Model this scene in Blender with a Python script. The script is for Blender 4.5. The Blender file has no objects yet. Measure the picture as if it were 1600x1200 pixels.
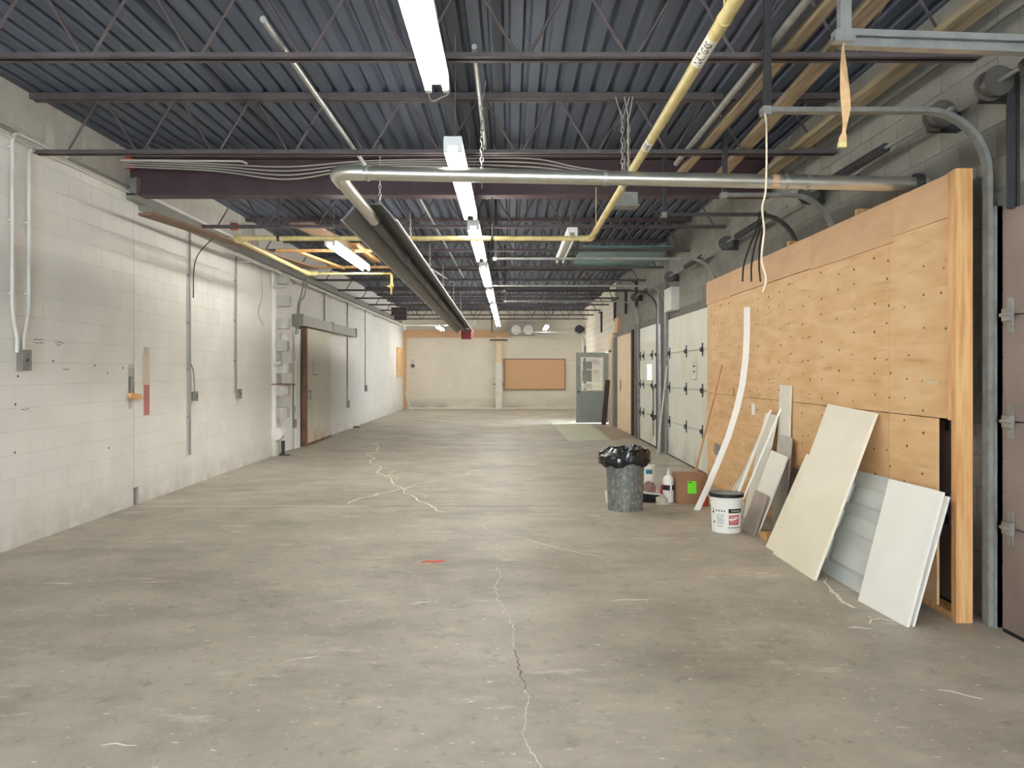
import bpy, bmesh, math, random
from mathutils import Vector, Matrix
random.seed(7)
PI = math.pi
scene = bpy.context.scene
COL = scene.collection

# ------------------------------------------------------------------ camera, world, exposure
CAM_H, FPX, VPX, VPY = 1.52, 1200.0, 797.0, 580.0
cd = bpy.data.cameras.new('camera'); cam = bpy.data.objects.new('camera', cd); COL.objects.link(cam)
cam.location = (0, 0, CAM_H); cam.rotation_euler = (PI / 2, 0, 0)
cd.sensor_width = 36.0; cd.lens = 36.0 * FPX / 1600.0
cd.shift_x = (800 - VPX) / 1600.0; cd.shift_y = -(600 - VPY) / 1600.0
cd.clip_start = 0.05; cd.clip_end = 200
scene.camera = cam
w = bpy.data.worlds.new('sky'); scene.world = w; w.use_nodes = True
bg = w.node_tree.nodes['Background']; bg.inputs[0].default_value = (0.80, 0.90, 1.0, 1); bg.inputs[1].default_value = 12.0
vs = scene.view_settings
vs.view_transform = 'Standard'; vs.look = 'None'; vs.gamma = 1.0; vs.use_curve_mapping = False
vs.exposure = 1.37
LAMP = 21.0       # radiance of a lit fluorescent tube
try:
    scene.cycles.max_bounces = 10; scene.cycles.diffuse_bounces = 6
    scene.cycles.sample_clamp_indirect = 6.0
except Exception: pass

# real positions worked out from the photograph's perspective
def floor_pt(px, py, z=0.0):
    Y = (CAM_H - z) * FPX / (py - VPY); return Vector(((px - VPX) * Y / FPX, Y, z))
def at(px, py, Y): return Vector(((px - VPX) * Y / FPX, Y, CAM_H - (py - VPY) * Y / FPX))
def on_x(px, py, X):
    Y = X * FPX / (px - VPX); return Vector((X, Y, CAM_H - (py - VPY) * Y / FPX))

# ------------------------------------------------------------------ materials
def C(r, g, b):
    f = lambda c: ((c / 255 + 0.055) / 1.055) ** 2.4 if c > 10 else c / 255 / 12.92
    return (f(r), f(g), f(b))
def mat(name, col, rough=0.6, metal=0.0, var=0.08, scale=4.0, stretch=(1, 1, 1), bump=0.0, bscale=60, rand=0.0, col2=None, spec=0.4, lo=0.35, hi=0.65, detail=5, nrough=0.5):
    m = bpy.data.materials.new(name); m.use_nodes = True
    nt = m.node_tree; b = nt.nodes['Principled BSDF']; L = nt.links
    b.inputs['Roughness'].default_value = rough; b.inputs['Metallic'].default_value = metal
    b.inputs['Specular IOR Level'].default_value = spec
    geo = nt.nodes.new('ShaderNodeNewGeometry'); mp = nt.nodes.new('ShaderNodeMapping'); L.new(geo.outputs['Position'], mp.inputs[0])
    mp.inputs['Scale'].default_value = stretch
    n = nt.nodes.new('ShaderNodeTexNoise'); n.inputs['Scale'].default_value = scale; n.inputs['Detail'].default_value = detail; n.inputs['Roughness'].default_value = nrough
    L.new(mp.outputs[0], n.inputs['Vector'])
    r = nt.nodes.new('ShaderNodeValToRGB'); L.new(n.outputs['Fac'], r.inputs[0])
    c2 = col2 or tuple(min(1, c * (1 + var)) for c in col)
    c1 = tuple(c * (1 - var) for c in col) if col2 is None else col
    r.color_ramp.elements[0].position = lo; r.color_ramp.elements[0].color = (*c1, 1)
    r.color_ramp.elements[1].position = hi; r.color_ramp.elements[1].color = (*c2, 1)
    out = r.outputs[0]
    if rand:
        oi = nt.nodes.new('ShaderNodeObjectInfo'); hs = nt.nodes.new('ShaderNodeHueSaturation')
        mr = nt.nodes.new('ShaderNodeMapRange'); mr.inputs[3].default_value = 1 - rand; mr.inputs[4].default_value = 1 + rand
        L.new(oi.outputs['Random'], mr.inputs[0]); L.new(mr.outputs[0], hs.inputs['Value']); L.new(out, hs.inputs['Color']); out = hs.outputs[0]
    L.new(out, b.inputs['Base Color'])
    if bump:
        n2 = nt.nodes.new('ShaderNodeTexNoise'); n2.inputs['Scale'].default_value = bscale; n2.inputs['Detail'].default_value = 4
        L.new(geo.outputs['Position'], n2.inputs['Vector'])
        bp = nt.nodes.new('ShaderNodeBump'); bp.inputs['Strength'].default_value = bump; bp.inputs['Distance'].default_value = 0.01
        L.new(n2.outputs['Fac'], bp.inputs['Height']); L.new(bp.outputs[0], b.inputs['Normal'])
    m['out'] = out.node.name
    return m
def layer(m, col, scale, lo, hi, stretch=(1, 1, 1), fac=1.0, detail=6, zrange=None, seed=0.0, nrough=0.5):
    """mix another noise-masked stain over a material's colour; zrange limits it to a height band (dirt near the floor, old paint)"""
    nt = m.node_tree; L = nt.links; b = nt.nodes['Principled BSDF']
    src = b.inputs['Base Color'].links[0].from_socket
    geo = nt.nodes.new('ShaderNodeNewGeometry'); mp = nt.nodes.new('ShaderNodeMapping'); mp.inputs['Scale'].default_value = stretch
    mp.inputs['Location'].default_value = (seed, seed * 1.7, seed * 0.6)
    L.new(geo.outputs['Position'], mp.inputs[0])
    n = nt.nodes.new('ShaderNodeTexNoise'); n.inputs['Scale'].default_value = scale; n.inputs['Detail'].default_value = detail; n.inputs['Roughness'].default_value = nrough
    L.new(mp.outputs[0], n.inputs['Vector'])
    mr = nt.nodes.new('ShaderNodeMapRange'); mr.inputs[1].default_value = lo; mr.inputs[2].default_value = hi; mr.inputs[4].default_value = fac
    L.new(n.outputs['Fac'], mr.inputs[0]); f = mr.outputs[0]
    if zrange:
        sp = nt.nodes.new('ShaderNodeSeparateXYZ'); L.new(geo.outputs['Position'], sp.inputs[0])
        z = nt.nodes.new('ShaderNodeMapRange'); z.inputs[1].default_value = zrange[0]; z.inputs[2].default_value = zrange[1]
        L.new(sp.outputs[2], z.inputs[0])
        mu = nt.nodes.new('ShaderNodeMath'); mu.operation = 'MULTIPLY'; L.new(f, mu.inputs[0]); L.new(z.outputs[0], mu.inputs[1]); f = mu.outputs[0]
    mx = nt.nodes.new('ShaderNodeMixRGB'); L.new(f, mx.inputs[0]); L.new(src, mx.inputs[1]); mx.inputs[2].default_value = (*col, 1)
    L.new(mx.outputs[0], b.inputs['Base Color'])
    return m
def emit(name, col, s):
    m = bpy.data.materials.new(name); m.use_nodes = True; b = m.node_tree.nodes['Principled BSDF']
    b.inputs['Base Color'].default_value = (0.9, 0.9, 0.9, 1); b.inputs['Emission Color'].default_value = (*col, 1); b.inputs['Emission Strength'].default_value = s
    return m
M = {}
M['floor'] = mat('concrete_floor', C(171, 163, 148), 0.50, var=0.20, scale=1.6, bump=0.15, bscale=45, spec=0.35, detail=12, nrough=0.68)
layer(M['floor'], C(208, 199, 184), 0.8, 0.46, 0.72, (0.8, 1.2, 1), 0.45, 12, nrough=0.66)
layer(M['floor'], C(140, 132, 118), 1.1, 0.50, 0.68, (0.6, 1.3, 1), 0.75, 13, seed=4.2, nrough=0.70)
layer(M['floor'], C(228, 221, 208), 2.6, 0.60, 0.70, (0.6, 1.6, 1), 0.60, 13, seed=9.1, nrough=0.68)
layer(M['floor'], C(112, 104, 92), 14.0, 0.56, 0.72, (1, 1, 1), 0.60, 8, seed=2.7, nrough=0.7)
layer(M['floor'], C(236, 231, 220), 24.0, 0.64, 0.70, (0.7, 1.3, 1), 0.80, 5, seed=6.6, nrough=0.6)
WL = C(226, 223, 216)
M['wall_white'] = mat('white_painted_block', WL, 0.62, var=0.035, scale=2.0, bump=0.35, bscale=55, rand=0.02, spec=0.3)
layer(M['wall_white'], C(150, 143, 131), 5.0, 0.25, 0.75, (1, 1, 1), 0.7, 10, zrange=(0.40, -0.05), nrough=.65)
M['wall_bare'] = mat('old_grey_block', C(186, 182, 174), 0.8, var=0.08, scale=3, bump=0.35, bscale=55, rand=0.03, spec=0.2)
layer(M['wall_bare'], C(214, 210, 203), 4.0, 0.58, 0.66, (1, 1, 0.4), 0.7, 5)
M['wall_grey'] = mat('grey_block', C(140, 137, 129), 0.8, var=0.10, scale=3, bump=0.4, bscale=50, rand=0.06, spec=0.2)
M['wall_cream'] = mat('cream_block', C(222, 214, 198), 0.7, var=0.05, scale=1.5, bump=0.3, bscale=50, spec=0.2)
layer(M['wall_cream'], C(140, 130, 114), 1.5, 0.40, 0.66, (1, 1, 1), 0.8, 7, zrange=(0.5, 0.0))
M['mortar'] = mat('mortar', C(120, 116, 108), 0.9, var=0.08)
M['mortar_white'] = mat('painted_mortar', C(200, 197, 189), 0.8, var=0.05)
M['deck'] = mat('roof_deck_steel', C(83, 90, 103), 0.55, 0.2, var=0.15, scale=1.2, stretch=(4, 0.5, 1))
M['joist'] = mat('rust_primer_steel', C(86, 77, 77), 0.55, 0.0, var=0.15, scale=6)
M['beam'] = mat('dark_red_primer', C(76, 57, 60), 0.55, 0.0, var=0.12, scale=3)
M['redlead'] = mat('red_lead_paint', C(186, 82, 60), 0.6, var=0.2, scale=20)
M['galv'] = mat('galvanised', C(176, 176, 172), 0.38, 0.65, var=0.12, scale=14)
M['galv_dull'] = mat('dull_galvanised', C(142, 142, 136), 0.5, 0.4, var=0.15, scale=12)
M['flue'] = mat('flue_pipe_metal', C(206, 203, 190), 0.28, 0.85, var=0.06, scale=8)
M['heater'] = mat('heater_tube_dark', C(74, 74, 76), 0.45, 0.3, var=0.12, scale=6)
M['reflector'] = mat('heater_reflector', C(112, 112, 114), 0.40, 0.5, var=0.1, scale=5)
M['dark'] = mat('dark_steel', C(58, 57, 58), 0.55, 0.2, var=0.15, scale=8)
M['drum'] = mat('grimy_cast_drum', C(96, 92, 86), 0.5, 0.3, var=0.15, scale=12)
M['black'] = mat('black_plastic', C(26, 26, 28), 0.5, var=0.1)
M['yellow'] = mat('yellow_gas_paint', C(208, 191, 132), 0.45, var=0.12, scale=9)
layer(M['yellow'], C(186, 160, 96), 16, 0.55, 0.7, fac=0.6)
M['white_enamel'] = mat('white_enamel', C(232, 232, 228), 0.35, var=0.03)
M['tube'] = emit('lit_tube', (1.0, 0.982, 0.925), LAMP)
M['tube_off'] = mat('unlit_tube', C(226, 228, 224), 0.25, var=0.02)
M['red'] = mat('red_burner', C(168, 34, 34), 0.45, var=0.1)
M['ply'] = mat('plywood', C(220, 182, 136), 0.6, var=0.0, scale=2.2, stretch=(1, 1.0, 4.5), col2=C(204, 160, 110), detail=8, lo=0.36, hi=0.7, bump=0.08, bscale=30, rand=0.04)
layer(M['ply'], C(168, 120, 74), 3.0, 0.60, 0.70, (1, 0.7, 7.0), 0.45, 9, seed=3.3)
M['ply_pale'] = mat('pale_sheathing', C(208, 168, 128), 0.65, var=0.06, scale=3, stretch=(1, 1, 3), rand=0.04)
M['ply_tan'] = mat('tan_board', C(226, 200, 168), 0.65, var=0.05, scale=2.5, rand=0.03)
M['lumber'] = mat('spruce_lumber', C(222, 176, 118), 0.6, var=0.0, scale=2.4, stretch=(14, 14, 1.0), col2=C(196, 142, 88), detail=6)
layer(M['lumber'], C(120, 72, 40), 6, 0.70, 0.76, (1, 1, 1), 0.8, 3)
M['lumber_y'] = mat('roof_lumber', C(166, 150, 122), 0.7, var=0.0, scale=3, stretch=(10, 0.7, 10), col2=C(130, 114, 92))
M['old_wood'] = mat('old_brown_wood', C(128, 102, 82), 0.7, var=0.18, scale=5, stretch=(6, 1, 6))
M['dark_wood'] = mat('dark_brown_wood', C(70, 50, 42), 0.6, var=0.15, scale=5)
M['nail'] = mat('nail_hole', C(84, 58, 38), 0.8)
M['gyp'] = mat('cream_board_face', C(236, 228, 206), 0.55, var=0.03, scale=2.0, stretch=(1, 1, 2))
layer(M['gyp'], C(228, 214, 172), 1.2, 0.48, 0.70, fac=0.35)
M['gyp_white'] = mat('white_board_face', C(238, 235, 224), 0.5, var=0.02)
M['offwhite'] = mat('offwhite_board', C(222, 217, 203), 0.55, var=0.05, scale=5)
M['grey_board'] = mat('greyish_board', C(186, 180, 168), 0.6, var=0.08, scale=6)
M['taupe'] = mat('taupe_laminate', C(150, 136, 124), 0.55, var=0.08, scale=6)
M['door_grey'] = mat('pale_grey_door_skin', C(196, 199, 194), 0.45, var=0.04, scale=4)
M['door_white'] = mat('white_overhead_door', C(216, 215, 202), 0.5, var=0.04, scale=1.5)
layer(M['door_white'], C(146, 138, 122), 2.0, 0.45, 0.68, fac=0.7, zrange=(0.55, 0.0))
layer(M['door_white'], C(206, 200, 168), 1.2, 0.5, 0.7, fac=0.7)
M['door_brown'] = mat('brown_steel_door', C(134, 118, 110), 0.55, 0.1, var=0.12, scale=2.5)
M['door_green'] = mat('sage_grey_door', C(150, 157, 148), 0.5, var=0.05)
M['slide_door'] = mat('cream_sliding_door', C(204, 197, 182), 0.6, var=0.05, scale=2)
layer(M['slide_door'], C(150, 104, 72), 2.5, 0.3, 0.6, fac=0.8, zrange=(0.45, 0.0))
M['rusty'] = mat('rusty_brown_edge', C(122, 90, 62), 0.7, var=0.2, scale=6)
M['cork'] = mat('cork', C(206, 166, 128), 0.85, var=0.06, scale=40)
M['paper'] = mat('paper', C(236, 234, 222), 0.8, var=0.02)
M['paper_grey'] = mat('grey_print', C(150, 152, 142), 0.8, var=0.15, scale=60)
M['ink'] = mat('dark_ink', C(40, 38, 38), 0.8)
M['grey_ink'] = mat('grey_ink', C(140, 138, 134), 0.8)
M['red_ink'] = mat('red_ink', C(196, 52, 52), 0.6, var=0.08, scale=60)
M['cardboard'] = mat('cardboard', C(150, 112, 82), 0.8, var=0.06, scale=4)
M['green_lab'] = mat('green_label', C(120, 232, 40), 0.6, var=0.02)
M['can'] = mat('galvanised_can', C(112, 113, 108), 0.5, 0.2, var=0.2, scale=14)
layer(M['can'], C(178, 178, 172), 40, 0.52, 0.66, (1, 1, 0.6), 0.55, 8)
M['bag'] = mat('black_bag', C(20, 20, 24), 0.22, var=0.1, spec=0.6)
M['pail'] = mat('white_pail', C(234, 231, 221), 0.4, var=0.02)
M['lid'] = mat('grey_lid', C(132, 134, 130), 0.5, var=0.12, scale=20)
M['teal_lab'] = mat('teal_label', C(40, 110, 128), 0.6)
M['magenta'] = mat('magenta_cloth', C(186, 40, 76), 0.7, var=0.15, scale=30)
M['rag'] = mat('beige_rag', C(196, 184, 164), 0.85, var=0.12, scale=25)
M['mauve'] = mat('mauve_pouch', C(142, 112, 106), 0.7, var=0.15, scale=25)
M['red_can'] = mat('red_can', C(186, 66, 48), 0.45, var=0.1)
M['crack'] = mat('pale_crack_line', C(232, 226, 212), 0.8, var=0.1, scale=20)
M['crack_dark'] = mat('dark_crack_line', C(128, 119, 105), 0.9, var=0.2, scale=20)
M['red_mark'] = mat('red_spray_mark', C(222, 98, 80), 0.7, var=0.12, scale=40)
M['mat_pale'] = mat('pale_floor_sheet', C(196, 197, 172), 0.6, var=0.06, scale=3)
M['mat_brown'] = mat('brown_floor_sheet', C(160, 143, 122), 0.7, var=0.06, scale=3)
M['teal_sheet'] = mat('teal_plastic_sheet', C(104, 140, 142), 0.4, var=0.15, scale=3)
M['cable'] = mat('grey_cable', C(176, 172, 162), 0.5, var=0.05)
M['cord_white'] = mat('ivory_cord', C(226, 206, 178), 0.5, var=0.05)
M['conduit'] = mat('painted_conduit', C(208, 205, 197), 0.5, 0.1, var=0.05)
M['conduit_grey'] = mat('grey_conduit', C(136, 134, 128), 0.45, 0.3, var=0.08)
M['strap'] = mat('tattered_strap', C(196, 160, 116), 0.8, var=0.15, scale=20)
M['beige_strip'] = mat('beige_strip', C(206, 192, 168), 0.7, var=0.06)
M['red_strip'] = mat('faded_red_paint', C(176, 112, 104), 0.7, var=0.15, scale=20)
M['brass'] = mat('brass', C(190, 160, 96), 0.35, 0.7, var=0.1)
M['ball'] = mat('mortar_lump', C(206, 203, 196), 0.8, var=0.06)
gl = bpy.data.materials.new('window_glass'); gl.use_nodes = True
gb = gl.node_tree.nodes['Principled BSDF']; gb.inputs['Base Color'].default_value = (0.95, 0.97, 0.96, 1); gb.inputs['Roughness'].default_value = 0.05
gb.inputs['Transmission Weight'].default_value = 1.0; gb.inputs['IOR'].default_value = 1.1
M['glass'] = gl

# ------------------------------------------------------------------ mesh helpers
ORG = {}
V = Vector
def frames(path):
    n = len(path); T = []
    for i in range(n):
        a = path[max(0, i - 1)]; b = path[min(n - 1, i + 1)]; t = (b - a); T.append(t.normalized() if t.length > 1e-9 else V((0, 0, 1)))
    up = V((0, 0, 1)) if abs(T[0].z) < 0.9 else V((0, 1, 0))
    N = [(up - T[0] * up.dot(T[0])).normalized()]
    for i in range(1, n):
        q = T[i - 1].rotation_difference(T[i]); v = q @ N[-1]; N.append((v - T[i] * v.dot(T[i])).normalized())
    return T, N
def fillet(pts, r, k=5):
    pts = [V(p) for p in pts]; out = [pts[0]]
    for i in range(1, len(pts) - 1):
        a, b, c = pts[i - 1], pts[i], pts[i + 1]
        d1 = (a - b); d2 = (c - b); rr = min(r, d1.length * 0.49, d2.length * 0.49)
        p = b + d1.normalized() * rr; q = b + d2.normalized() * rr
        for j in range(k + 1):
            t = j / k; out.append(p * (1 - t) ** 2 + b * 2 * t * (1 - t) + q * t * t)
    out.append(pts[-1]); return out
class MB:
    def __init__(s): s.v = []; s.f = []
    def add(s, vs_, fs):
        o = len(s.v); s.v += [V(p) for p in vs_]; s.f += [tuple(i + o for i in f) for f in fs]; return s
    def box(s, x0, x1, y0, y1, z0, z1):
        return s.add([(x, y, z) for z in (z0, z1) for y in (y0, y1) for x in (x0, x1)],
                     [(0, 2, 3, 1), (4, 5, 7, 6), (0, 1, 5, 4), (2, 6, 7, 3), (0, 4, 6, 2), (1, 3, 7, 5)])
    def slab(s, c4, t):
        """four corners and a thickness vector"""
        c4 = [V(c) for c in c4]; t = V(t)
        return s.add(c4 + [c + t for c in c4], [(0, 1, 2, 3), (7, 6, 5, 4), (0, 4, 5, 1), (1, 5, 6, 2), (2, 6, 7, 3), (3, 7, 4, 0)])
    def bar(s, a, b, wx, wy, up=(0, 0, 1)):
        a, b = V(a), V(b); t = (b - a).normalized(); u = V(up); u = u - t * u.dot(t)
        if u.length < 1e-4: u = V((0, 1, 0)) - t * t.y
        u.normalize(); l = t.cross(u); p = []
        for e in (a, b):
            for i, j in ((-1, -1), (1, -1), (1, 1), (-1, 1)): p.append(e + l * (i * wx / 2) + u * (j * wy / 2))
        return s.add(p, [(3, 2, 1, 0), (4, 5, 6, 7), (0, 1, 5, 4), (1, 2, 6, 5), (2, 3, 7, 6), (3, 0, 4, 7)])
    def tube(s, path, r, n=8, r2=None):
        path = [V(p) for p in path]; T, N = frames(path); m = len(path); p = []
        for i in range(m):
            rr = r if r2 is None else r + (r2 - r) * i / (m - 1)
            B = T[i].cross(N[i])
            for k in range(n):
                a = 2 * PI * k / n; p.append(path[i] + (N[i] * math.cos(a) + B * math.sin(a)) * rr)
        f = [(i * n + k, i * n + (k + 1) % n, (i + 1) * n + (k + 1) % n, (i + 1) * n + k) for i in range(m - 1) for k in range(n)]
        f += [tuple(range(n - 1, -1, -1)), tuple((m - 1) * n + k for k in range(n))]
        return s.add(p, f)
    def sweep(s, prof, path, side):
        """closed 2D profile (a along side, b along the path's normal) swept along a path that lies square to side"""
        path = [V(q) for q in path]; side = V(side); T, _ = frames(path); n = len(prof); m = len(path); p = []
        for i in range(m):
            nn = side.cross(T[i]).normalized()
            for a, b in prof: p.append(path[i] + side * a + nn * b)
        f = [(i * n + k, i * n + (k + 1) % n, (i + 1) * n + (k + 1) % n, (i + 1) * n + k) for i in range(m - 1) for k in range(n)]
        f += [tuple(range(n - 1, -1, -1)), tuple((m - 1) * n + k for k in range(n))]
        return s.add(p, f)
    def lathe(s, prof, c, n=24, fn=None, cap0=True, cap1=True):
        c = V(c); p = []
        for i, (r, z) in enumerate(prof):
            for k in range(n):
                a = 2 * PI * k / n; rr, zz = (r, z) if fn is None else fn(i, k, a, r, z)
                p.append(c + V((rr * math.cos(a), rr * math.sin(a), zz)))
        m = len(prof)
        f = [(i * n + k, i * n + (k + 1) % n, (i + 1) * n + (k + 1) % n, (i + 1) * n + k) for i in range(m - 1) for k in range(n)]
        if cap0: f.append(tuple(range(n - 1, -1, -1)))
        if cap1: f.append(tuple((m - 1) * n + k for k in range(n)))
        return s.add(p, f)
    def link(s, c, r, l, th, ax):
        """one oval chain link, hanging in z, flat across ax"""
        c = V(c); ax = V(ax); pts = [c + ax * (r * math.cos(2 * PI * k / 8)) + V((0, 0, l * math.sin(2 * PI * k / 8))) for k in range(8)]
        pts += [pts[0]]; o = ax.cross(V((0, 0, 1)))
        p = []
        for k in range(8):
            d = (pts[k] - c).normalized()
            p += [pts[k] + d * th, pts[k] + o * th, pts[k] - d * th, pts[k] - o * th]
        return s.add(p, [(k * 4 + j, k * 4 + (j + 1) % 4, ((k + 1) % 8) * 4 + (j + 1) % 4, ((k + 1) % 8) * 4 + j) for k in range(8) for j in range(4)])
    def ribbon(s, pts, wd, z0=0.0005, th=0.0015, jit=0.0):
        pts = [V(p) for p in pts]; L_, R_ = [], []
        for i, p in enumerate(pts):
            t = (pts[min(i + 1, len(pts) - 1)] - pts[max(i - 1, 0)]); t.z = 0; t.normalize(); n = V((-t.y, t.x, 0))
            ww = wd * (1 + random.uniform(-jit, jit)) / 2
            if i in (0, len(pts) - 1): ww *= 0.4
            L_.append(p + n * ww); R_.append(p - n * ww)
        m = len(pts); p = []
        for z in (z0, z0 + th):
            for q in L_ + R_: p.append(V((q.x, q.y, z)))
        f = []
        for i in range(m - 1):
            f += [(2 * m + i, 2 * m + i + 1, 3 * m + i + 1, 3 * m + i), (i, m + i, m + i + 1, i + 1),
                  (i, i + 1, 2 * m + i + 1, 2 * m + i), (m + i + 1, m + i, 3 * m + i, 3 * m + i + 1)]
        f += [(0, 2 * m, 3 * m, m), (m - 1, 2 * m - 1, 4 * m - 1, 3 * m - 1)]
        return s.add(p, f)
    def mesh(s, name, m, org, smooth):
        me = bpy.data.meshes.new(name); me.from_pydata([tuple(p - org) for p in s.v], [], s.f)
        bm = bmesh.new(); bm.from_mesh(me); bmesh.ops.recalc_face_normals(bm, faces=bm.faces); bm.to_mesh(me); bm.free()
        if smooth:
            me.polygons.foreach_set('use_smooth', [True] * len(me.polygons)); me.set_sharp_from_angle(angle=math.radians(40))
        me.materials.append(m if not isinstance(m, str) else M[m]); return me
    def build(s, name, m, parent=None, smooth=False, label=None, org=None):
        org = ORG[parent.name] if parent else V(org or (0, 0, 0))
        o = bpy.data.objects.new(name, s.mesh(name, m, org, smooth)); COL.objects.link(o)
        if parent: o.parent = parent
        else: o.location = org
        ORG[o.name] = org
        if label: o['label'] = label
        return o
def tag(o, label, cat=None, group=None, kind=None):
    if label: o['label'] = label
    if cat: o['category'] = cat
    if group: o['group'] = group
    if kind: o['kind'] = kind
    return o
def thing(name, label, cat, loc, group=None, kind=None):
    o = bpy.data.objects.new(name, None); COL.objects.link(o); o.location = loc; o.empty_display_size = 0.1
    ORG[o.name] = V(loc); return tag(o, label, cat, group, kind)
def single(name, mb, m, label, cat, group=None, smooth=False):
    xs = [p.x for p in mb.v]; ys = [p.y for p in mb.v]; zs = [p.z for p in mb.v]
    org = ((min(xs) + max(xs)) / 2, (min(ys) + max(ys)) / 2, min(zs))
    return tag(mb.build(name, m, None, smooth, org=org), label, cat, group)
def struct(name, mb, m, label=None, smooth=False):
    return tag(mb.build(name, m, None, smooth), label, kind='structure')
def copy_tree(o, loc=None, parent=None, label=None):
    c = o.copy(); COL.objects.link(c)
    if parent: c.parent = parent
    if loc is not None: c.location = loc
    if label: c['label'] = label
    for ch in o.children: copy_tree(ch, None, c)
    return c
def text_mesh(txt, size):
    cu = bpy.data.curves.new('t', 'FONT'); cu.body = txt; cu.size = size; cu.align_x = 'CENTER'; cu.align_y = 'CENTER'; cu.resolution_u = 2
    o = bpy.data.objects.new('t', cu); COL.objects.link(o); dg = bpy.context.evaluated_depsgraph_get(); dg.update()
    me = bpy.data.meshes.new_from_object(o.evaluated_get(dg)); vs_ = [v.co.copy() for v in me.vertices]; fs = [tuple(p.vertices) for p in me.polygons]
    bpy.data.objects.remove(o); bpy.data.curves.remove(cu); bpy.data.meshes.remove(me); return vs_, fs
def unit_box(name, m):
    return MB().box(0, 1, 0, 1, 0, 1).mesh(name, m, V((0, 0, 0)), False)

# ------------------------------------------------------------------ room dimensions
XL, XR, YF, YB = -4.25, 2.92, 31.0, -7.0
ZD = 3.98                     # underside of the deck
# ---- floor
fl = struct('floor', MB().box(XL - 0.3, XR + 0.3, YB - 0.3, YF + 0.3, -0.2, 0.0), 'floor', 'worn grey-beige concrete floor')
def crack(name, pix, wd, m, jit=0.4, sub=1):
    pts = [floor_pt(*p) for p in pix]; q = []
    for a, b in zip(pts, pts[1:]):
        for k in range(sub):
            t = k / sub; p = a.lerp(b, t)
            if k: p += V((random.uniform(-1, 1), random.uniform(-1, 1), 0)) * 0.33 * (b - a).length / sub
            q.append(p)
    q.append(pts[-1]); MB().ribbon(q, wd, jit=jit).build(name, m, fl)
crack('crack', [(592, 690), (590, 700), (586, 716), (594, 728), (602, 743), (616, 758), (632, 766), (650, 778), (676, 792), (692, 800)], 0.020, 'crack', 0.5, 3)
crack('crack', [(724, 812), (760, 827), (800, 838), (850, 851), (895, 861), (940, 870)], 0.006, 'crack', 0.5, 3)
crack('crack', [(543, 787), (570, 777), (612, 768), (640, 760)], 0.020, 'crack', 0.4, 3)
crack('crack', [(640, 760), (690, 750), (730, 741), (760, 732)], 0.014, 'crack', 0.5, 3)
crack('crack', [(605, 738), (618, 735), (622, 746), (620, 752)], 0.01, 'crack', 0.5, 2)
crack('crack', [(636, 762), (650, 770), (664, 779)], 0.012, 'crack', 0.5, 2)
crack('crack', [(776, 885), (780, 905), (772, 925), (783, 945), (797, 970), (803, 985), (801, 1000), (803, 1015)], 0.0038, 'crack', 0.7, 6)
crack('crack', [(803, 1015), (808, 1035), (812, 1055), (820, 1065), (819, 1078)], 0.0045, 'crack_dark', 0.6, 4)
crack('crack', [(819, 1078), (828, 1090), (823, 1105), (822, 1125), (818, 1150), (828, 1172), (845, 1198), (850, 1215)], 0.0032, 'crack', 0.7, 7)
crack('crack', [(1292, 903), (1300, 925), (1318, 942), (1338, 950)], 0.02, 'crack', 0.7, 3)
crack('crack', [(1358, 975), (1361, 968), (1376, 966), (1398, 972)], 0.010, 'crack', 0.4, 3)
for sx0, sx1, mm in ((-4.2, -1.6, 'crack'), (-1.55, 2.6, 'crack_dark')):
    MB().ribbon([(sx0 + (sx1 - sx0) * k / 12, 8.64 + random.uniform(-.01, .01), 0) for k in range(13)], 0.014, jit=0.5).build('control_joint', mm, fl)
for sx, sy, ln, an in ((596, 660, .5, .2), (498, 756, .5, .1), (568, 766, .4, .15), (545, 842, .25, .1), (660, 942, .15, .5), (985, 938, .25, .1), (926, 700, .5, -.4), (930, 806, .12, .2), (745, 725, .5, -.5), (470, 1030, .2, .5), (185, 1165, .15, 0), (90, 912, .2, 0), (1085, 842, .08, 0), (1500, 1085, .18, -.6), (1345, 982, .13, -.15)):
    c = floor_pt(sx, sy); d = V((math.cos(an), math.sin(an), 0)) * ln / 2
    MB().ribbon([c - d, c - d * .3 + V((0, .02, 0)), c + d * .4, c + d], 0.014 if sy < 1000 else .007, jit=0.6).build('scuff', 'crack', fl)
c = floor_pt(677, 878); MB().ribbon([c + V((-.095, -.03, 0)), c + V((-.05, .015, 0)), c + V((0, .0, 0)), c + V((.05, .03, 0)), c + V((.09, .02, 0))], 0.075, jit=0.3).build('red_paint_mark', 'red_mark', fl)
# thin sheets laid on the floor by the exit door
single('floor_sheet', MB().slab([floor_pt(888, 689), floor_pt(951, 687), floor_pt(921, 663), floor_pt(862, 661)], (0, 0, 0.006)), 'mat_pale', 'pale green sheet lying flat on the floor before the open grey door', 'floor sheet')
single('floor_sheet', MB().slab([floor_pt(956, 687), floor_pt(992, 682), floor_pt(962, 668), floor_pt(930, 666)], (0, 0, 0.006)), 'mat_brown', 'brown sheet on the floor at the foot of the dark leaning plank', 'floor sheet')

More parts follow.
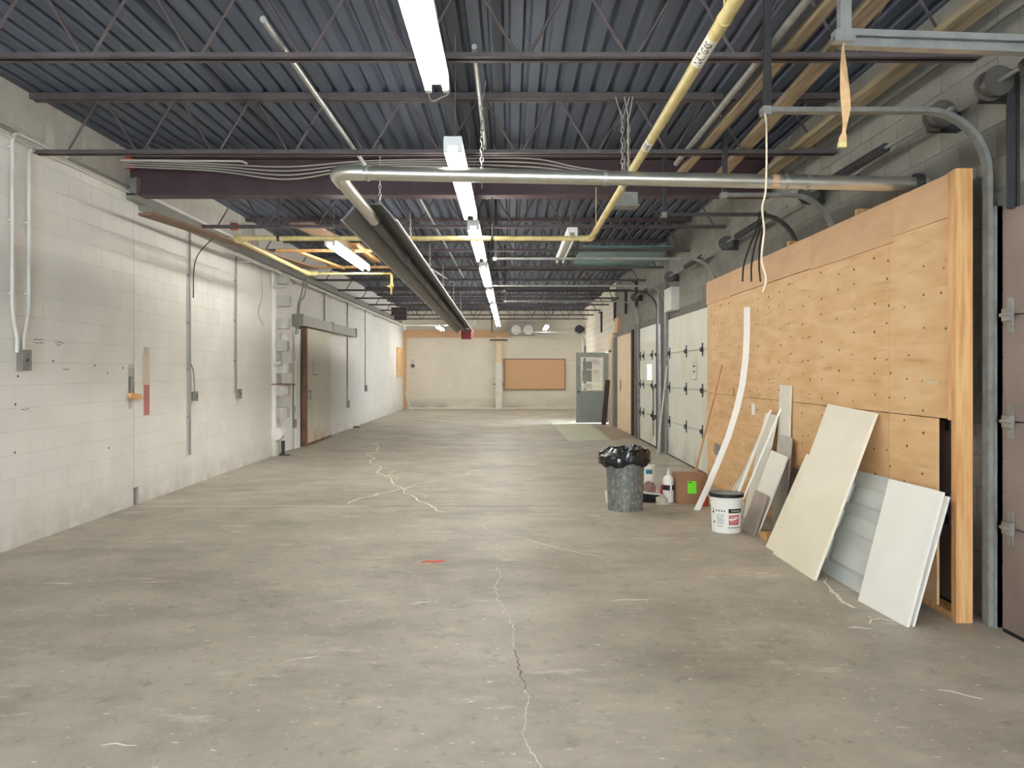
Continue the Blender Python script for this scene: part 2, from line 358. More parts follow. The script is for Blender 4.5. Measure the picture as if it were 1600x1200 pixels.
# ---- block walls: every block a piece of its own, the far ones joined
def block_wall(name, axis, face, thick, u0, u1, z1, openings, m_of, m_mort, visible, nmax=300, joined_mat=None, label=None, bl=0.40, bh=0.20, jt=0.008, rec=0.005):
    sgn = 1 if thick > 0 else -1
    mb = MB()
    def rect(a, b, c, d):          # backing, minus openings
        f0, f1 = face + sgn * rec, face + thick
        lo_, hi_ = min(f0, f1), max(f0, f1)
        if axis == 'x': mb.box(lo_, hi_, a, b, c, d)
        else: mb.box(a, b, lo_, hi_, c, d)
    us = sorted(set([u0, u1] + [o[0] for o in openings] + [o[1] for o in openings]))
    for a, b in zip(us, us[1:]):
        zz = [0.0]; ops = sorted([(o[2], o[3]) for o in openings if o[0] <= a + 1e-6 and o[1] >= b - 1e-6]); cur = 0.0
        for c_, d_ in ops:
            if c_ > cur + 1e-6: rect(a, b, cur, c_)
            cur = max(cur, d_)
        if cur < z1 - 1e-6: rect(a, b, cur, z1)
    wall = struct(name, mb, m_mort, label)
    pieces = []; n = 0; z = 0.0
    while z < z1 - 0.02:
        za, zb = z + jt / 2, min(z + bh - jt / 2, z1); off = (n % 2) * bl / 2; u = u0 - off
        while u < u1:
            spans = [(max(u + jt / 2, u0), min(u + bl - jt / 2, u1))]
            for o in openings:
                if o[2] < zb - 0.02 and o[3] > za + 0.02:
                    ns = []
                    for a, b in spans:
                        if o[1] <= a or o[0] >= b: ns.append((a, b))
                        else:
                            if o[0] > a: ns.append((a, o[0]))
                            if o[1] < b: ns.append((o[1], b))
                    spans = ns
            for a, b in spans:
                if b - a > 0.03: pieces.append((a, b, za, zb))
            u += bl
        z += bh; n += 1
    vis = sorted([p for p in pieces if visible(p)], key=lambda p: p[0])[:nmax]; vset = set(vis)
    cache = {}
    for a, b, c_, d_ in vis:
        m = m_of((c_ + d_) / 2, (a + b) / 2)
        if m not in cache: cache[m] = unit_box('block', m)
        o = bpy.data.objects.new('block', cache[m]); COL.objects.link(o); o.parent = wall
        dp = 0.02
        if axis == 'x':
            o.location = (min(face, face + sgn * dp), a, c_); o.scale = (dp, b - a, d_ - c_)
        else:
            o.location = (a, min(face, face + sgn * dp), c_); o.scale = (b - a, dp, d_ - c_)
    rest = {}
    for p in pieces:
        if p in vset: continue
        a, b, c_, d_ = p; m = m_of((c_ + d_) / 2, (a + b) / 2); q = rest.setdefault(m, MB()); f0, f1 = sorted((face, face + sgn * 0.02))
        if axis == 'x': q.box(f0, f1, a, b, c_, d_)
        else: q.box(a, b, f0, f1, c_, d_)
    for m, q in rest.items():
        o = q.build('block', m, wall); o['kind'] = 'stuff'
    return wall
JOINTS = [(8.67, 8.68, .2, 3.45), (21.855, 21.875, .4, 3.3)]; HOLE = (8.55, 8.69, 1.27, 1.53); GAP = (8.665, 8.80, 0.0, .2)
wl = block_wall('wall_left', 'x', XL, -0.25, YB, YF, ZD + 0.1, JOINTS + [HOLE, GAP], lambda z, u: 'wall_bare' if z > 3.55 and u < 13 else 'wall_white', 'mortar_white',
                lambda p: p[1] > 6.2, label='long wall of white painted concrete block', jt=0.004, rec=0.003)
D0 = (1.45, 4.45); D1 = (5.02, 6.75); D3 = (10.80, 13.95); D4 = (15.0, 17.0); DX = (22.28, 23.22)
ops = [(D0[0], D0[1], 0, 2.44), (D1[0], D1[1], 0, 2.44), (D3[0], D3[1], 0, 2.44), (D4[0], D4[1], 0, 2.44), (DX[0], DX[1], 0, 2.08)]
wr = block_wall('wall_right', 'x', XR, 0.25, YB, YF, ZD + 0.1, ops, lambda z, u: 'wall_cream' if u > 21.3 else 'wall_grey', 'mortar',
                lambda p: p[1] > 4.2 and not (5.0 < p[0] < 10.3 and p[2] < 2.4), label='grey concrete block wall with overhead doors')
wf = block_wall('wall_far', 'y', YF, 0.25, XL, XR, ZD + 0.1, [(-4.015, -3.845, 1.655, 1.825)], lambda z, u: 'wall_cream', 'mortar_white', lambda p: False, label='cream painted block wall closing the hall', rec=0.003, jt=0.006)
wb = MB(); wb.box(XL, -2.6, YB - .25, YB, 0, ZD + .1).box(1.4, XR, YB - .25, YB, 0, ZD + .1).box(-2.6, 1.4, YB - .25, YB, 3.0, ZD + .1)
struct('wall_back', wb, 'wall_grey', 'block wall with an open loading door behind the viewer')

# ---- ceiling: fluted deck sheets
ce = struct('ceiling', MB().box(XL - .25, XR + .25, YB - .25, YF + .25, ZD + 0.075, ZD + 0.2), 'deck', 'dark corrugated steel roof deck')
x = XL; pit = 0.152
prof = []
sheet_w = pit * 6
while x < XR - 0.02:
    mb = MB(); pts = []; xe = min(x + sheet_w, XR); k = 0; xx = x
    while xx < xe - 0.01:
        pts += [(xx, ZD), (xx + 0.085, ZD), (xx + 0.103, ZD + 0.045), (xx + 0.134, ZD + 0.045)]; xx += pit
    pts.append((min(xx, XR), ZD)); pts = [(min(a, XR), b) for a, b in pts]
    n = len(pts); vv = [(a, y, b) for y in (YB, YF) for a, b in pts] + [(a, y, b + 0.012) for y in (YB, YF) for a, b in pts]
    ff = [(i, i + 1, n + i + 1, n + i) for i in range(n - 1)] + [(2 * n + i, 3 * n + i, 3 * n + i + 1, 2 * n + i + 1) for i in range(n - 1)]
    mb.add(vv, ff); mb.build('deck_sheet', 'deck', ce); x += sheet_w

# ------------------------------------------------------------------ roof steel
GJ = 'open web joists carrying the roof deck'
def make_joist(y):
    t = thing('roof_joist', 'rust-brown open web steel joist spanning under the roof deck', 'joist', (0, y, 3.45), GJ)
    MB().box(XL, XR, y - .055, y - .012, 3.93, 3.985).box(XL, XR, y + .012, y + .055, 3.93, 3.985).build('top_chord', 'joist', t)
    MB().box(-4.22, 2.90, y - .050, y - .012, 3.45, 3.455).box(-4.22, 2.90, y - .018, y - .012, 3.45, 3.49).box(-4.22, 2.90, y + .012, y + .050, 3.45, 3.455).box(-4.22, 2.90, y + .012, y + .018, 3.45, 3.49).box(-4.22, 2.90, y - .012, y + .012, 3.462, 3.470).build('bottom_chord', 'joist', t)
    x = -3.95; up = True; n = 0
    while x < 2.6:
        a = (x, y, 3.46 if up else 3.95); x2 = x + 0.29; b = (x2, y, 3.95 if up else 3.46)
        MB().tube([a, b], 0.0105, 6).build('web_rod', 'joist', t); x = x2 + (0.05 if up else 0.045); up = not up
    return t
j0 = make_joist(4.76)
YJ = [6.84] + [10.35 + 2.03 * k for k in range(10)]
j0['label'] = 'open web joist over the central lamps, before the silver flue'
for k, y in enumerate(YJ):
    copy_tree(j0, (0, y, 3.45), label=('open web joist between the silver flue and the dark I-beam', 'first open web joist past the I-beam, carrying brown boards')[k] if k < 2 else 'rust-brown open web steel joist under the roof deck, further past the I-beam')
def ibeam(y, z0, z1, fw, label):
    t = thing('steel_beam', label, 'beam', (0, y, z0))
    MB().box(XL - .05, XR + .05, y - .008, y + .008, z0 + .018, z1 - .018).build('web', 'beam', t)
    MB().box(XL - .05, XR + .05, y - fw, y + fw, z0, z0 + .018).build('flange', 'beam', t)
    MB().box(XL - .05, XR + .05, y - fw, y + fw, z1 - .018, z1).build('flange', 'beam', t)
    MB().box(XL, XL + .06, y - fw - .02, y + fw + .02, z1 - .06, z1 + .03).box(XL, XL + .10, y - fw - .02, y - fw + .01, z1 - .14, z1 - .10).build('bearing_plate', 'redlead', t, label='red lead painted bearing plate')
    return t
ibeam(8.60, 3.47, 3.90, 0.10, 'dark red-brown steel I-beam crossing the hall behind the silver flue')
single('beam_stub', MB().box(XL, XL + .55, 27.5, 27.52, 3.37, 3.78).box(XL, XL + .55, 27.42, 27.6, 3.35, 3.37).box(XL, XL + .55, 27.42, 27.6, 3.78, 3.80), 'beam', 'short dark red steel beam end fixed to the white wall', 'beam')

# ------------------------------------------------------------------ fluorescent lamps
def lamp(name, label, x, y0, y1, z, lit=True, group=None, rot=0.0):
    L_ = y1 - y0; t = thing(name, label, 'lamp', (x, (y0 + y1) / 2, z), group); t.rotation_euler = (0, 0, rot)
    c = V((x, (y0 + y1) / 2, z)); h = L_ / 2
    ORG[t.name] = V((0, 0, 0))
    MB().sweep([(-.030, .035), (.030, .035), (.065, .072), (.062, .10), (-.062, .10), (-.065, .072)][::-1], [(0, -h, 0), (0, h, 0)], (1, 0, 0)).build('housing', 'white_enamel', t)
    for sx in (-1, 1):
        MB().tube([(sx * .048, -h + .03, 0.016), (sx * .048, h - .03, 0.016)], 0.019, 10).build('tube', 'tube' if lit else 'tube_off', t, smooth=True)
        for sy in (-1, 1):
            MB().box(sx * .048 - .016, sx * .048 + .016, sy * h - .012 if sy < 0 else h - .03, -h + .03 if sy < 0 else h + .012, -.008, .075).build('socket', 'white_enamel', t)
    for sy in (-1, 1):
        MB().tube([(0, sy * h * .8, .09), (0, sy * h * .8, ZD + .01 - z)], 0.004, 6).build('hanger', 'galv_dull', t)
    return t
GL = 'row of lit twin-tube lamps down the hall'
l0 = lamp('fluorescent_lamp', 'lit twin-tube white fluorescent lamp hung in the long central row', -0.40, 1.78, 4.22, 3.06, group=GL)
for k, yc in enumerate((6.58, 9.55, 12.75, 16.0, 19.2, 22.2, 25.2, -0.05)):
    lc = copy_tree(l0, (-0.40, yc, 3.06), label={0: 'lit central lamp passing above the silver flue', 1: 'lit central lamp crossed by the yellow gas pipe'}.get(k))
lc.name = 'fluorescent_lamp_offscreen'          # the row runs on over the viewer
for ch in lc.children:
    if ch.name.startswith('tube'): ch.name = 'tube_offscreen'
l0['label'] = 'big lit twin-tube lamp hung before the silver flue'
l2 = copy_tree(l0, (-2.29, 10.97, 3.12), label='lit fluorescent lamp beside the wooden frame under the joists'); del l2['group']
l3 = copy_tree(l0, (-2.60, 28.4, 3.08), label='small lit lamp hung before the timber header of the cream wall'); del l3['group']
l4 = copy_tree(l0, (1.33, 28.4, 3.10), label='lit lamp hung above the cork board beside the twin round vents'); del l4['group']; l4.rotation_euler = (0, 0, 0.0)
lamp('fluorescent_lamp', 'unlit white fluorescent fitting hung beyond the yellow pipe elbow', 0.78, 9.6, 12.0, 3.22, lit=False)

# ------------------------------------------------------------------ silver flue and radiant tube heater
def ring(mb, c, ax, r, w_):
    c, ax = V(c), V(ax).normalized(); mb.tube([c - ax * w_ / 2, c + ax * w_ / 2], r, 16)
fy = 5.45
t = thing('flue_pipe', 'long silver metal flue pipe with an elbow hung across the hall', 'pipe', (-1.24, fy, 2.86))
A = V((-1.24, fy, 2.93)); B = V((2.92, fy - .06, 2.83))
MB().tube([A + (B - A) * 0.02, B], 0.050, 18).build('duct', 'flue', t, smooth=True)
MB().tube(fillet([A + V((.20, 0, 0)), A + V((0, 0, 0)), A + V((0, .24, -.012))], 0.16, 6), 0.057, 18).build('elbow', 'flue', t, smooth=True)
MB().tube([A + V((0, .2, -.01)), V((-1.24, 7.0, 2.895))], 0.05, 18).build('duct', 'flue', t, smooth=True)
MB().tube([V((-1.24, 6.98, 2.895)), V((-1.24, 7.06, 2.893))], 0.05, 18, r2=0.028).build('reducer', 'flue', t, smooth=True)
for f_ in (0.055, 0.46, 0.765, 0.80):
    p = A.lerp(B, f_); mb = MB(); ring(mb, p, B - A, 0.056, 0.022); mb.build('clamp', 'galv', t, smooth=True)
mb = MB(); ring(mb, A.lerp(B, .745), B - A, .0505, .05); mb.build('foil_tape', 'ply_pale', t, smooth=True)
mb = MB(); ring(mb, A.lerp(B, .985), B - A, .075, .05); mb.build('wall_collar', 'dark', t, smooth=True)
HZ = lambda y: 2.895 - (y - 7.0) * 0.0185
hy0, hy1 = 6.75, 21.4
t = thing('tube_heater', 'long dark radiant tube heater under a folded reflector with red burner box', 'heater', (-1.24, 14, 2.6))
ns = 7
for k in range(ns):
    a, b = 7.05 + (hy1 - 7.05) * k / ns, 7.05 + (hy1 - 7.05) * (k + 1) / ns
    MB().tube([(-1.24, a, HZ(a)), (-1.24, b, HZ(b))], 0.05, 14).build('heater_tube', 'heater', t, smooth=True)
    if k:
        mb = MB(); ring(mb, (-1.24, a, HZ(a)), (0, 1, -.0185), .058, .10); mb.build('coupling', 'heater', t, smooth=True)
    rp = [(-.245, -.045), (-.225, -.055), (-.105, .085), (.105, .085), (.225, -.055), (.245, -.045), (.114, .095), (-.114, .095)]
    a2 = hy0 if k == 0 else a - .03
    MB().sweep(rp, [(-1.24, a2, HZ(a2)), (-1.24, b, HZ(b))], (1, 0, 0)).build('reflector', 'reflector', t)
    for sx in (-1, 1): MB().bar((-1.24 + sx * .238, a2, HZ(a2) - .05), (-1.24 + sx * .238, b, HZ(b) - .05), .022, .016).build('reflector_lip', 'galv', t)
MB().box(-1.24 - .12, -1.24 + .16, 21.35, 21.95, HZ(21.5) - .20, HZ(21.5) + .06).build('burner_box', 'red', t, label='red burner box')
def chain(name_label, x, y, za, zb, group=None, v=0.0):
    mb = MB(); n = int((zb - za) / 0.036); 
    for k in range(n + 1):
        z = za + (zb - za) * k / n; mb.link((x, y, z), .011, .024, .0035, (1, 0, 0) if k % 2 else (0, 1, 0))
    if v:
        for s in (-1, 1): mb.tube([(x, y, zb), (x + s * v, y, zb + .16)], .004, 5)
    return single('hanging_chain', mb, 'galv', name_label, 'chain', group)
chain('thin steel chain holding the flue under the short open pipe', -0.20, fy, 2.84, 3.42, v=.03)
chain('doubled steel chain holding the flue beside the yellow gas pipe', 0.795, fy - .02, 2.82, 3.30, v=.05)
chain('doubled steel chain holding the flue beside the yellow gas pipe'.replace('doubled', 'second slack'), 0.838, fy - .02, 2.95, 3.30, v=.03)
GC = 'chains holding up the tube heater'
for y in (7.2, 9.4, 11.7, 14.0, 16.6, 19.0):
    chain('short steel chain holding up the dark tube heater', -1.22, y, HZ(y) + .095, 3.62 if y < 8 else 3.45, GC)

# ------------------------------------------------------------------ yellow gas pipe
GX, GZ, GY = 0.907, 3.01, 8.62
t = thing('gas_pipe', 'yellow painted gas pipe running under the joists and turning across the hall', 'pipe', (GX, 5, GZ))
MB().tube([(GX, -1.0, GZ), (GX, GY - .05, GZ)], 0.031, 14).build('pipe_run', 'yellow', t, smooth=True)
MB().tube(fillet([(GX, GY - .12, GZ), (GX, GY, GZ), (GX - .12, GY, GZ)], .07), 0.037, 12).build('elbow', 'yellow', t, smooth=True)
MB().tube([(GX - .05, GY, GZ), (-3.04, GY, GZ)], 0.028, 12).build('pipe_run', 'yellow', t, smooth=True)
MB().tube(fillet([(-2.95, GY, GZ), (-3.09, GY, GZ), (-3.09, GY + .14, GZ)], .07), 0.037, 12).build('elbow', 'yellow', t, smooth=True)
MB().tube([(-3.09, GY + .05, GZ), (-3.09, 11.68, GZ)], 0.028, 12).build('pipe_run', 'yellow', t, smooth=True)
MB().tube(fillet([(-3.09, 11.58, GZ), (-3.09, 11.73, GZ), (-2.95, 11.73, GZ)], .07), 0.036, 12).build('elbow', 'yellow', t, smooth=True)
MB().tube([(-3.03, 11.73, GZ), (-1.93, 11.73, GZ)], 0.016, 10).build('pipe_run', 'yellow', t, smooth=True)
d = MB().tube(fillet([(-1.94, 11.73, GZ), (-1.81, 11.73, GZ), (-1.81, 11.73, GZ - .06)], .05), 0.02, 10).tube([(-1.81, 11.73, GZ - .05), (-1.81, 11.73, GZ - .32)], .018, 10).build('drop_leg', 'brass', t, smooth=True)
MB().tube([(-1.81, 11.73, GZ - .16), (-1.81, 11.73, GZ - .22)], .03, 10).box(-1.88, -1.81, 11.72, 11.731, GZ - .20, GZ - .185).build('shut_off_valve', 'brass', d)
for y in (3.25, 5.9, 8.1):
    mb = MB(); ring(mb, (GX, y, GZ), (0, 1, 0), .034, .02); mb.tube([(GX, y, GZ + .03), (GX, y, 3.46)], .005, 6); mb.build('pipe_hanger', 'yellow', t)
for xg in (-2.6, -0.2):
    mb = MB(); mb.tube([(xg, GY, GZ + .02), (xg, GY, ZD)], .006, 6); ring(mb, (xg, GY, GZ), (1, 0, 0), .033, .03); mb.build('pipe_hanger', 'dark', t)
def pipe_sticker(y, ln, txt, size):
    nrm = V((-GX, 0, CAM_H - GZ)).normalized(); a0 = math.atan2(nrm.z, nrm.x)
    mb = MB(); p = []; n = 19; r = .0318
    for yy in (y - ln / 2, y + ln / 2):
        for k in range(n):
            a = a0 + (k - n // 2) * 0.12; p.append((GX + r * math.cos(a), yy, GZ + r * math.sin(a)))
    mb.add(p, [(k, k + 1, n + k + 1, n + k) for k in range(n - 1)])
    s = mb.build('sticker', 'paper', t)
    vs_, fs = text_mesh(txt, size); mb = MB(); r = .0342
    mb.add([(GX + r * math.cos(a0 - v.y / r), y - v.x, GZ + r * math.sin(a0 - v.y / r)) for v in vs_], fs); mb.build('lettering', 'ink', s)
pipe_sticker(3.55, .30, 'NAT GAS', .058)
pipe_sticker(5.02, .18, 'GAS', .062)

# ------------------------------------------------------------------ pipes, planks and wires among the joists
def pipe(label, pts, r, m, cat='pipe', group=None, name='steel_pipe', n=10, rad=0.08):
    return single(name, MB().tube(fillet(pts, rad) if len(pts) > 2 else pts, r, n), m, label, cat, group, True)
pipe('loose grey pipe with an open end lying over the joist chords', [(-1.40, 4.35, 3.515), (-1.40, 7.6, 3.515)], .019, 'galv')
pipe('short open-ended grey pipe resting on the joists above the chain', [(-.22, 4.72, 3.515), (-.22, 6.86, 3.515)], .018, 'galv')
pipe('grey strut lying on the joists between yellow pipe and planks', [(1.60, 3.0, 3.52), (1.60, 7.4, 3.52)], .026, 'galv_dull')
pipe('thin conduit clipped along the joists beyond the beam', [(-1.05, 8.9, 3.53), (-1.0, 16.4, 3.53)], .014, 'galv_dull')
pipe('thin white conduit above the lit lamp by the wooden frame', [(-1.72, 9.6, 3.5), (-1.72, 13.0, 3.5), (-1.3, 17, 3.5)], .014, 'conduit')
pipe('slim conduit ending in a hook under the first beam', [(XL + .04, 8.3, 3.80), (-2.9, 8.3, 3.79), (-2.84, 8.3, 3.76)], .012, 'conduit')
def plank(label, a, b, wd, th, m, name='wood_plank', cat='plank', group=None):
    return single(name, MB().bar(a, b, wd, th), m, label, cat, group)
plank('yellowish wood plank laid over the joists beside the grey strut', (1.73, 2.6, 3.516), (1.72, 8.2, 3.516), .07, .05, 'lumber_y')
plank('wide marked wood plank laid over the joists near the door rails', (1.90, 2.6, 3.52), (2.16, 8.1, 3.52), .105, .05, 'lumber_y')
plank('broad plank laid over the joists along the grey block wall', (2.56, 3.2, 3.52), (2.60, 8.3, 3.52), .13, .05, 'lumber_y')
plank('brown plank resting on joist chord above the yellow pipe corner', (-3.86, 8.15, 3.19), (-3.20, 12.5, 3.19), .19, .03, 'old_wood')
plank('wide brown board lying over the joists above the lit side lamp', (-2.8, 10.3, 3.50), (-2.55, 12.5, 3.50), .32, .03, 'old_wood')
t = thing('wooden_frame', 'light wooden frame of boards hung beside the lit side lamp', 'frame', (-2.7, 12, 3.3))
for a, b, q in (((-3.35, 11.0, 3.245), (-1.75, 11.0, 3.245), .06), ((-3.3, 12.7, 3.24), (-1.75, 12.7, 3.24), .07), ((-3.0, 11.0, 3.22), (-2.75, 12.7, 3.22), .05), ((-2.22, 11.0, 3.34), (-2.22, 12.75, 3.34), .13)):
    MB().bar(a, b, q, .035).build('board', 'lumber', t)
for xx in (-3.3, -1.85):
    MB().tube([(xx, 12.38, 3.25), (xx, 12.38, 3.46)], .004, 5).bar((xx, 12.36, 3.25), (xx, 12.72, 3.25), .02, .02).build('hanger', 'galv_dull', t)
single('plastic_sheet', MB().box(1.15, 2.60, 12.2, 14.6, 3.50, 3.515), 'teal_sheet', 'teal plastic sheet lying over the joist chords', 'sheet')
single('junction_box', MB().box(1.10, 1.34, 8.05, 8.25, 3.26, 3.40).box(1.08, 1.36, 8.04, 8.26, 3.255, 3.27).tube([(1.22, 8.15, 3.4), (1.22, 8.15, 3.98)], .012), 'galv_dull', 'grey metal junction box under the deck beyond the flue', 'electric box')
def wire(label, pts, r=.006, m='cable', group=None, n=6, sub=6):
    pts = [V(p) for p in pts]; q = []
    ext = [pts[0] * 2 - pts[1]] + pts + [pts[-1] * 2 - pts[-2]]
    for i in range(1, len(ext) - 2):
        for k in range(sub):
            u = k / sub; a, b, c_, d_ = ext[i - 1:i + 3]
            q.append(0.5 * ((2 * b) + (c_ - a) * u + (2 * a - 5 * b + 4 * c_ - d_) * u * u + (3 * b - a - 3 * c_ + d_) * u ** 3))
    q.append(pts[-1]); return single('cable', MB().tube(q, r, n), m, label, 'cable', group, True)
GW = 'grey cables strung along the first beam'
for k in range(4):
    z = 3.82 - k * .025
    wire('grey cable sagging along the dark beam towards the flue elbow', [(XL + .05, 8.35, z), (-3.2, 8.3, z - .06), (-2.4, 8.3, z - .09 - .02 * k), (-1.6, 8.3, z - .03), (-.8, 8.3, z - .01), (.2, 8.3, z - .02 * k), (.75, 8.3, z - .1), (1.3, 8.3, z - .16), (2.3, 8.3, z - .2), (2.9, 8.3, z - .22)], .008, group=GW)
wire('thin cable dangling beside the lamp before the flue', [at(668, -60, 4.3), at(685, 40, 4.5), at(697, 115, 4.7), at(702, 143, 4.75), at(690, 152, 4.8), at(672, 155, 4.85), at(668, 110, 5.0)], .005)
wire('ivory cord hanging down before the plywood partition', [at(1190, 172, 4.6), at(1197, 190, 4.56), at(1197, 290, 4.55), at(1191, 325, 4.55), at(1194, 360, 4.55), at(1190, 405, 4.55), at(1197, 435, 4.55), at(1192, 457, 4.55)], .006, 'cord_white')
GB = 'black cables behind the plywood partition'
for k in range(3):
    wire('black cable hanging down behind the plywood partition top', [at(1196 - 4 * k, 330, 7.5), at(1191 - 5 * k, 362, 7.6), at(1187 - 8 * k, 385, 7.7), at(1186 - 12 * k, 415, 7.8), at(1188 - 14 * k, 440, 7.8)], .009, 'black', GB)
wire('slack grey wire strung across the dark block wall', [at(1545, 0, 5.2), at(1500, 85, 5.3), at(1450, 170, 5.6), at(1400, 225, 5.9), at(1325, 280, 6.2)], .006)

# tattered strap hanging from the door rail
sp = [(1319, 47, .045), (1320, 62, .012), (1318, 72, .012), (1318, 105, .034), (1321, 140, .040), (1322, 170, .036), (1320, 195, .016), (1318, 207, .014), (1317, 214, .030), (1316, 227, .032)]
mb = MB(); p = []
for px_, py_, wd_ in sp:
    c = at(px_, py_, 3.46); p += [c + V((-wd_ / 2, 0.008 * math.sin(py_), 0)), c + V((wd_ / 2, -0.008 * math.cos(py_), 0))]
n = len(sp); p2 = [q + V((0, .004, 0)) for q in p]
mb.add(p + p2, [(2 * i, 2 * i + 1, 2 * i + 3, 2 * i + 2) for i in range(n - 1)] + [(2 * n + 2 * i, 2 * n + 2 * i + 2, 2 * n + 2 * i + 3, 2 * n + 2 * i + 1) for i in range(n - 1)] +
       [(2 * i, 2 * i + 2, 2 * n + 2 * i + 2, 2 * n + 2 * i) for i in range(n - 1)] + [(2 * i + 1, 2 * n + 2 * i + 1, 2 * n + 2 * i + 3, 2 * i + 3) for i in range(n - 1)])
t = thing('hanging_strap', 'tattered tan strap with a yellow end hanging from a door rail', 'strap', at(1319, 227, 3.46))
mb.build('webbing', 'strap', t)
c = at(1316, 226, 3.46); MB().box(c.x - .017, c.x + .017, c.y - .008, c.y + .012, c.z - .012, c.z + .010).build('end_clip', 'yellow', t)

# ------------------------------------------------------------------ overhead doors, tracks and spring shafts
TZ = 3.08; TX = 2.86
CPROF = [(-.03, -.014), (.03, -.014), (.03, .014), (.02, .014), (.02, -.004), (-.02, -.004), (-.02, .014), (-.03, .014)]
def track(label, y, length, zt=TZ, z0=0.0, r=0.38, m='galv_dull', hang=True, group=None):
    x1 = TX - length
    pts = [(TX, y, z0), (TX, y, zt - r)] + [(TX - r + r * math.cos(a), y, zt - r + r * math.sin(a)) for a in [PI / 2 * k / 8 for k in range(1, 8)]] + [(TX - r, y, zt), (x1, y, zt)]
    t = thing('door_track', label, 'track', (TX, y, z0), group)
    MB().sweep(CPROF, pts, (0, 1, 0)).build('rail', m, t)
    for z in (0.35, 1.0, 1.7, 2.35):
        if z > z0: MB().box(TX - .01, XR + .02, y - .035, y + .035, z - .02, z + .02).build('bracket', m, t)
    MB().box(TX + .015, TX + .06, y - .045, y + .045, z0, 2.5).box(TX + .03, XR + .005, y - .045, y - .035, z0, 2.5).build('wall_angle', m, t)
    if hang:
        MB().box(x1 + .02, x1 + .06, y - .02, y + .02, zt, ZD).build('hanger', 'dark', t)
        MB().box(x1 + .005, x1 + .055, y - .034, y + .034, zt - .03, zt + .02).build('end_bracket', 'galv_dull', t)
    return t
track('grey door track curving up beside the brown steel door', 4.60, 1.36)
track('grey door track curving down behind the middle of the plywood partition', 6.80, 1.0)
track('dark door track with end hanger curving behind the partition beyond the black cables', 7.65, 1.36, m='dark')
track('long grey track of the white door, nearer the plywood partition', 10.66, 3.1)
track('long grey track of the white door, beside the wall post', 14.06, 3.3)
track('long grey track of the windowed door, beside the wall post', 14.95, 3.0, m='dark')
track('long grey track of the windowed door, beside the tan plywood sheet', 17.15, 3.0)
track('long rail curving down by the cream wall above the cork board', 29.6, 3.6, zt=3.02)
single('hanging_rail', MB().sweep(CPROF, [(1.46, 3.46, 3.04), (2.92, 3.46, 2.99)], (0, 1, 0)).box(1.48, 1.53, 3.44, 3.48, 3.04, 3.98).box(1.455, 1.545, 3.435, 3.485, 3.0, 3.05).bar((1.5, 3.49, 3.015), (2.92, 3.49, 2.965), .05, .05), 'galv', 'grey steel rail on a hanger with a tan strap tied to it', 'rail')
def shaft(label, y0, y1, drums, springs, z=3.15, x=2.74):
    t = thing('spring_shaft', label, 'door spring', (x, (y0 + y1) / 2, z))
    MB().tube([(x, y0, z), (x, y1, z)], .014, 8).build('shaft', 'galv_dull', t, smooth=True)
    for y in drums:
        mb = MB(); mb.tube([(x, y - .05, z), (x, y - .035, z)], .085, 18); mb.tube([(x, y - .035, z), (x, y + .04, z)], .065, 18); mb.tube([(x, y + .04, z), (x, y + .055, z)], .085, 18)
        mb.build('cable_drum', 'drum', t, smooth=True)
        MB().box(x - .04, XR, y + .07, y + .08, z - .07, z + .05).box(x - .02, XR, y + .07, y + .12, z - .075, z - .065).build('bearing_bracket', 'dark', t)
    for a, b in springs:
        mb = MB(); n = int((b - a) / .025)
        mb.tube([(x, a, z), (x, b, z)], .030, 10); 
        for k in range(n): ring(mb, (x, a + (k + .5) * .025, z), (0, 1, 0), .036, .016)
        mb.build('spring', 'dark', t)
    return t
shaft('spring shaft above the brown steel door', 1.4, 4.5, [4.35], [(3.2, 4.1)])
shaft('spring shaft above the plywood partition with a big drum', 4.75, 7.25, [7.05, 4.9], [(5.6, 6.75)])
shaft('pale spring shaft over the far end of the plywood partition', 7.6, 9.95, [9.75], [(8.4, 9.3)])
shaft('spring shaft above the white overhead door', 10.8, 14.0, [13.2], [(11.0, 12.0)])
shaft('spring shaft above the white door with the bright window', 15.0, 17.1, [16.9], [(15.4, 16.2)])
single('angle_post', MB().box(2.845, 2.90, 4.395, 4.405, 2.45, 3.25).box(2.895, 2.905, 4.395, 4.46, 2.45, 3.25).box(2.89, 2.92, 4.40, 4.45, 2.45, 3.25), 'dark', 'dark steel angle upright above the corner of the brown door', 'post')

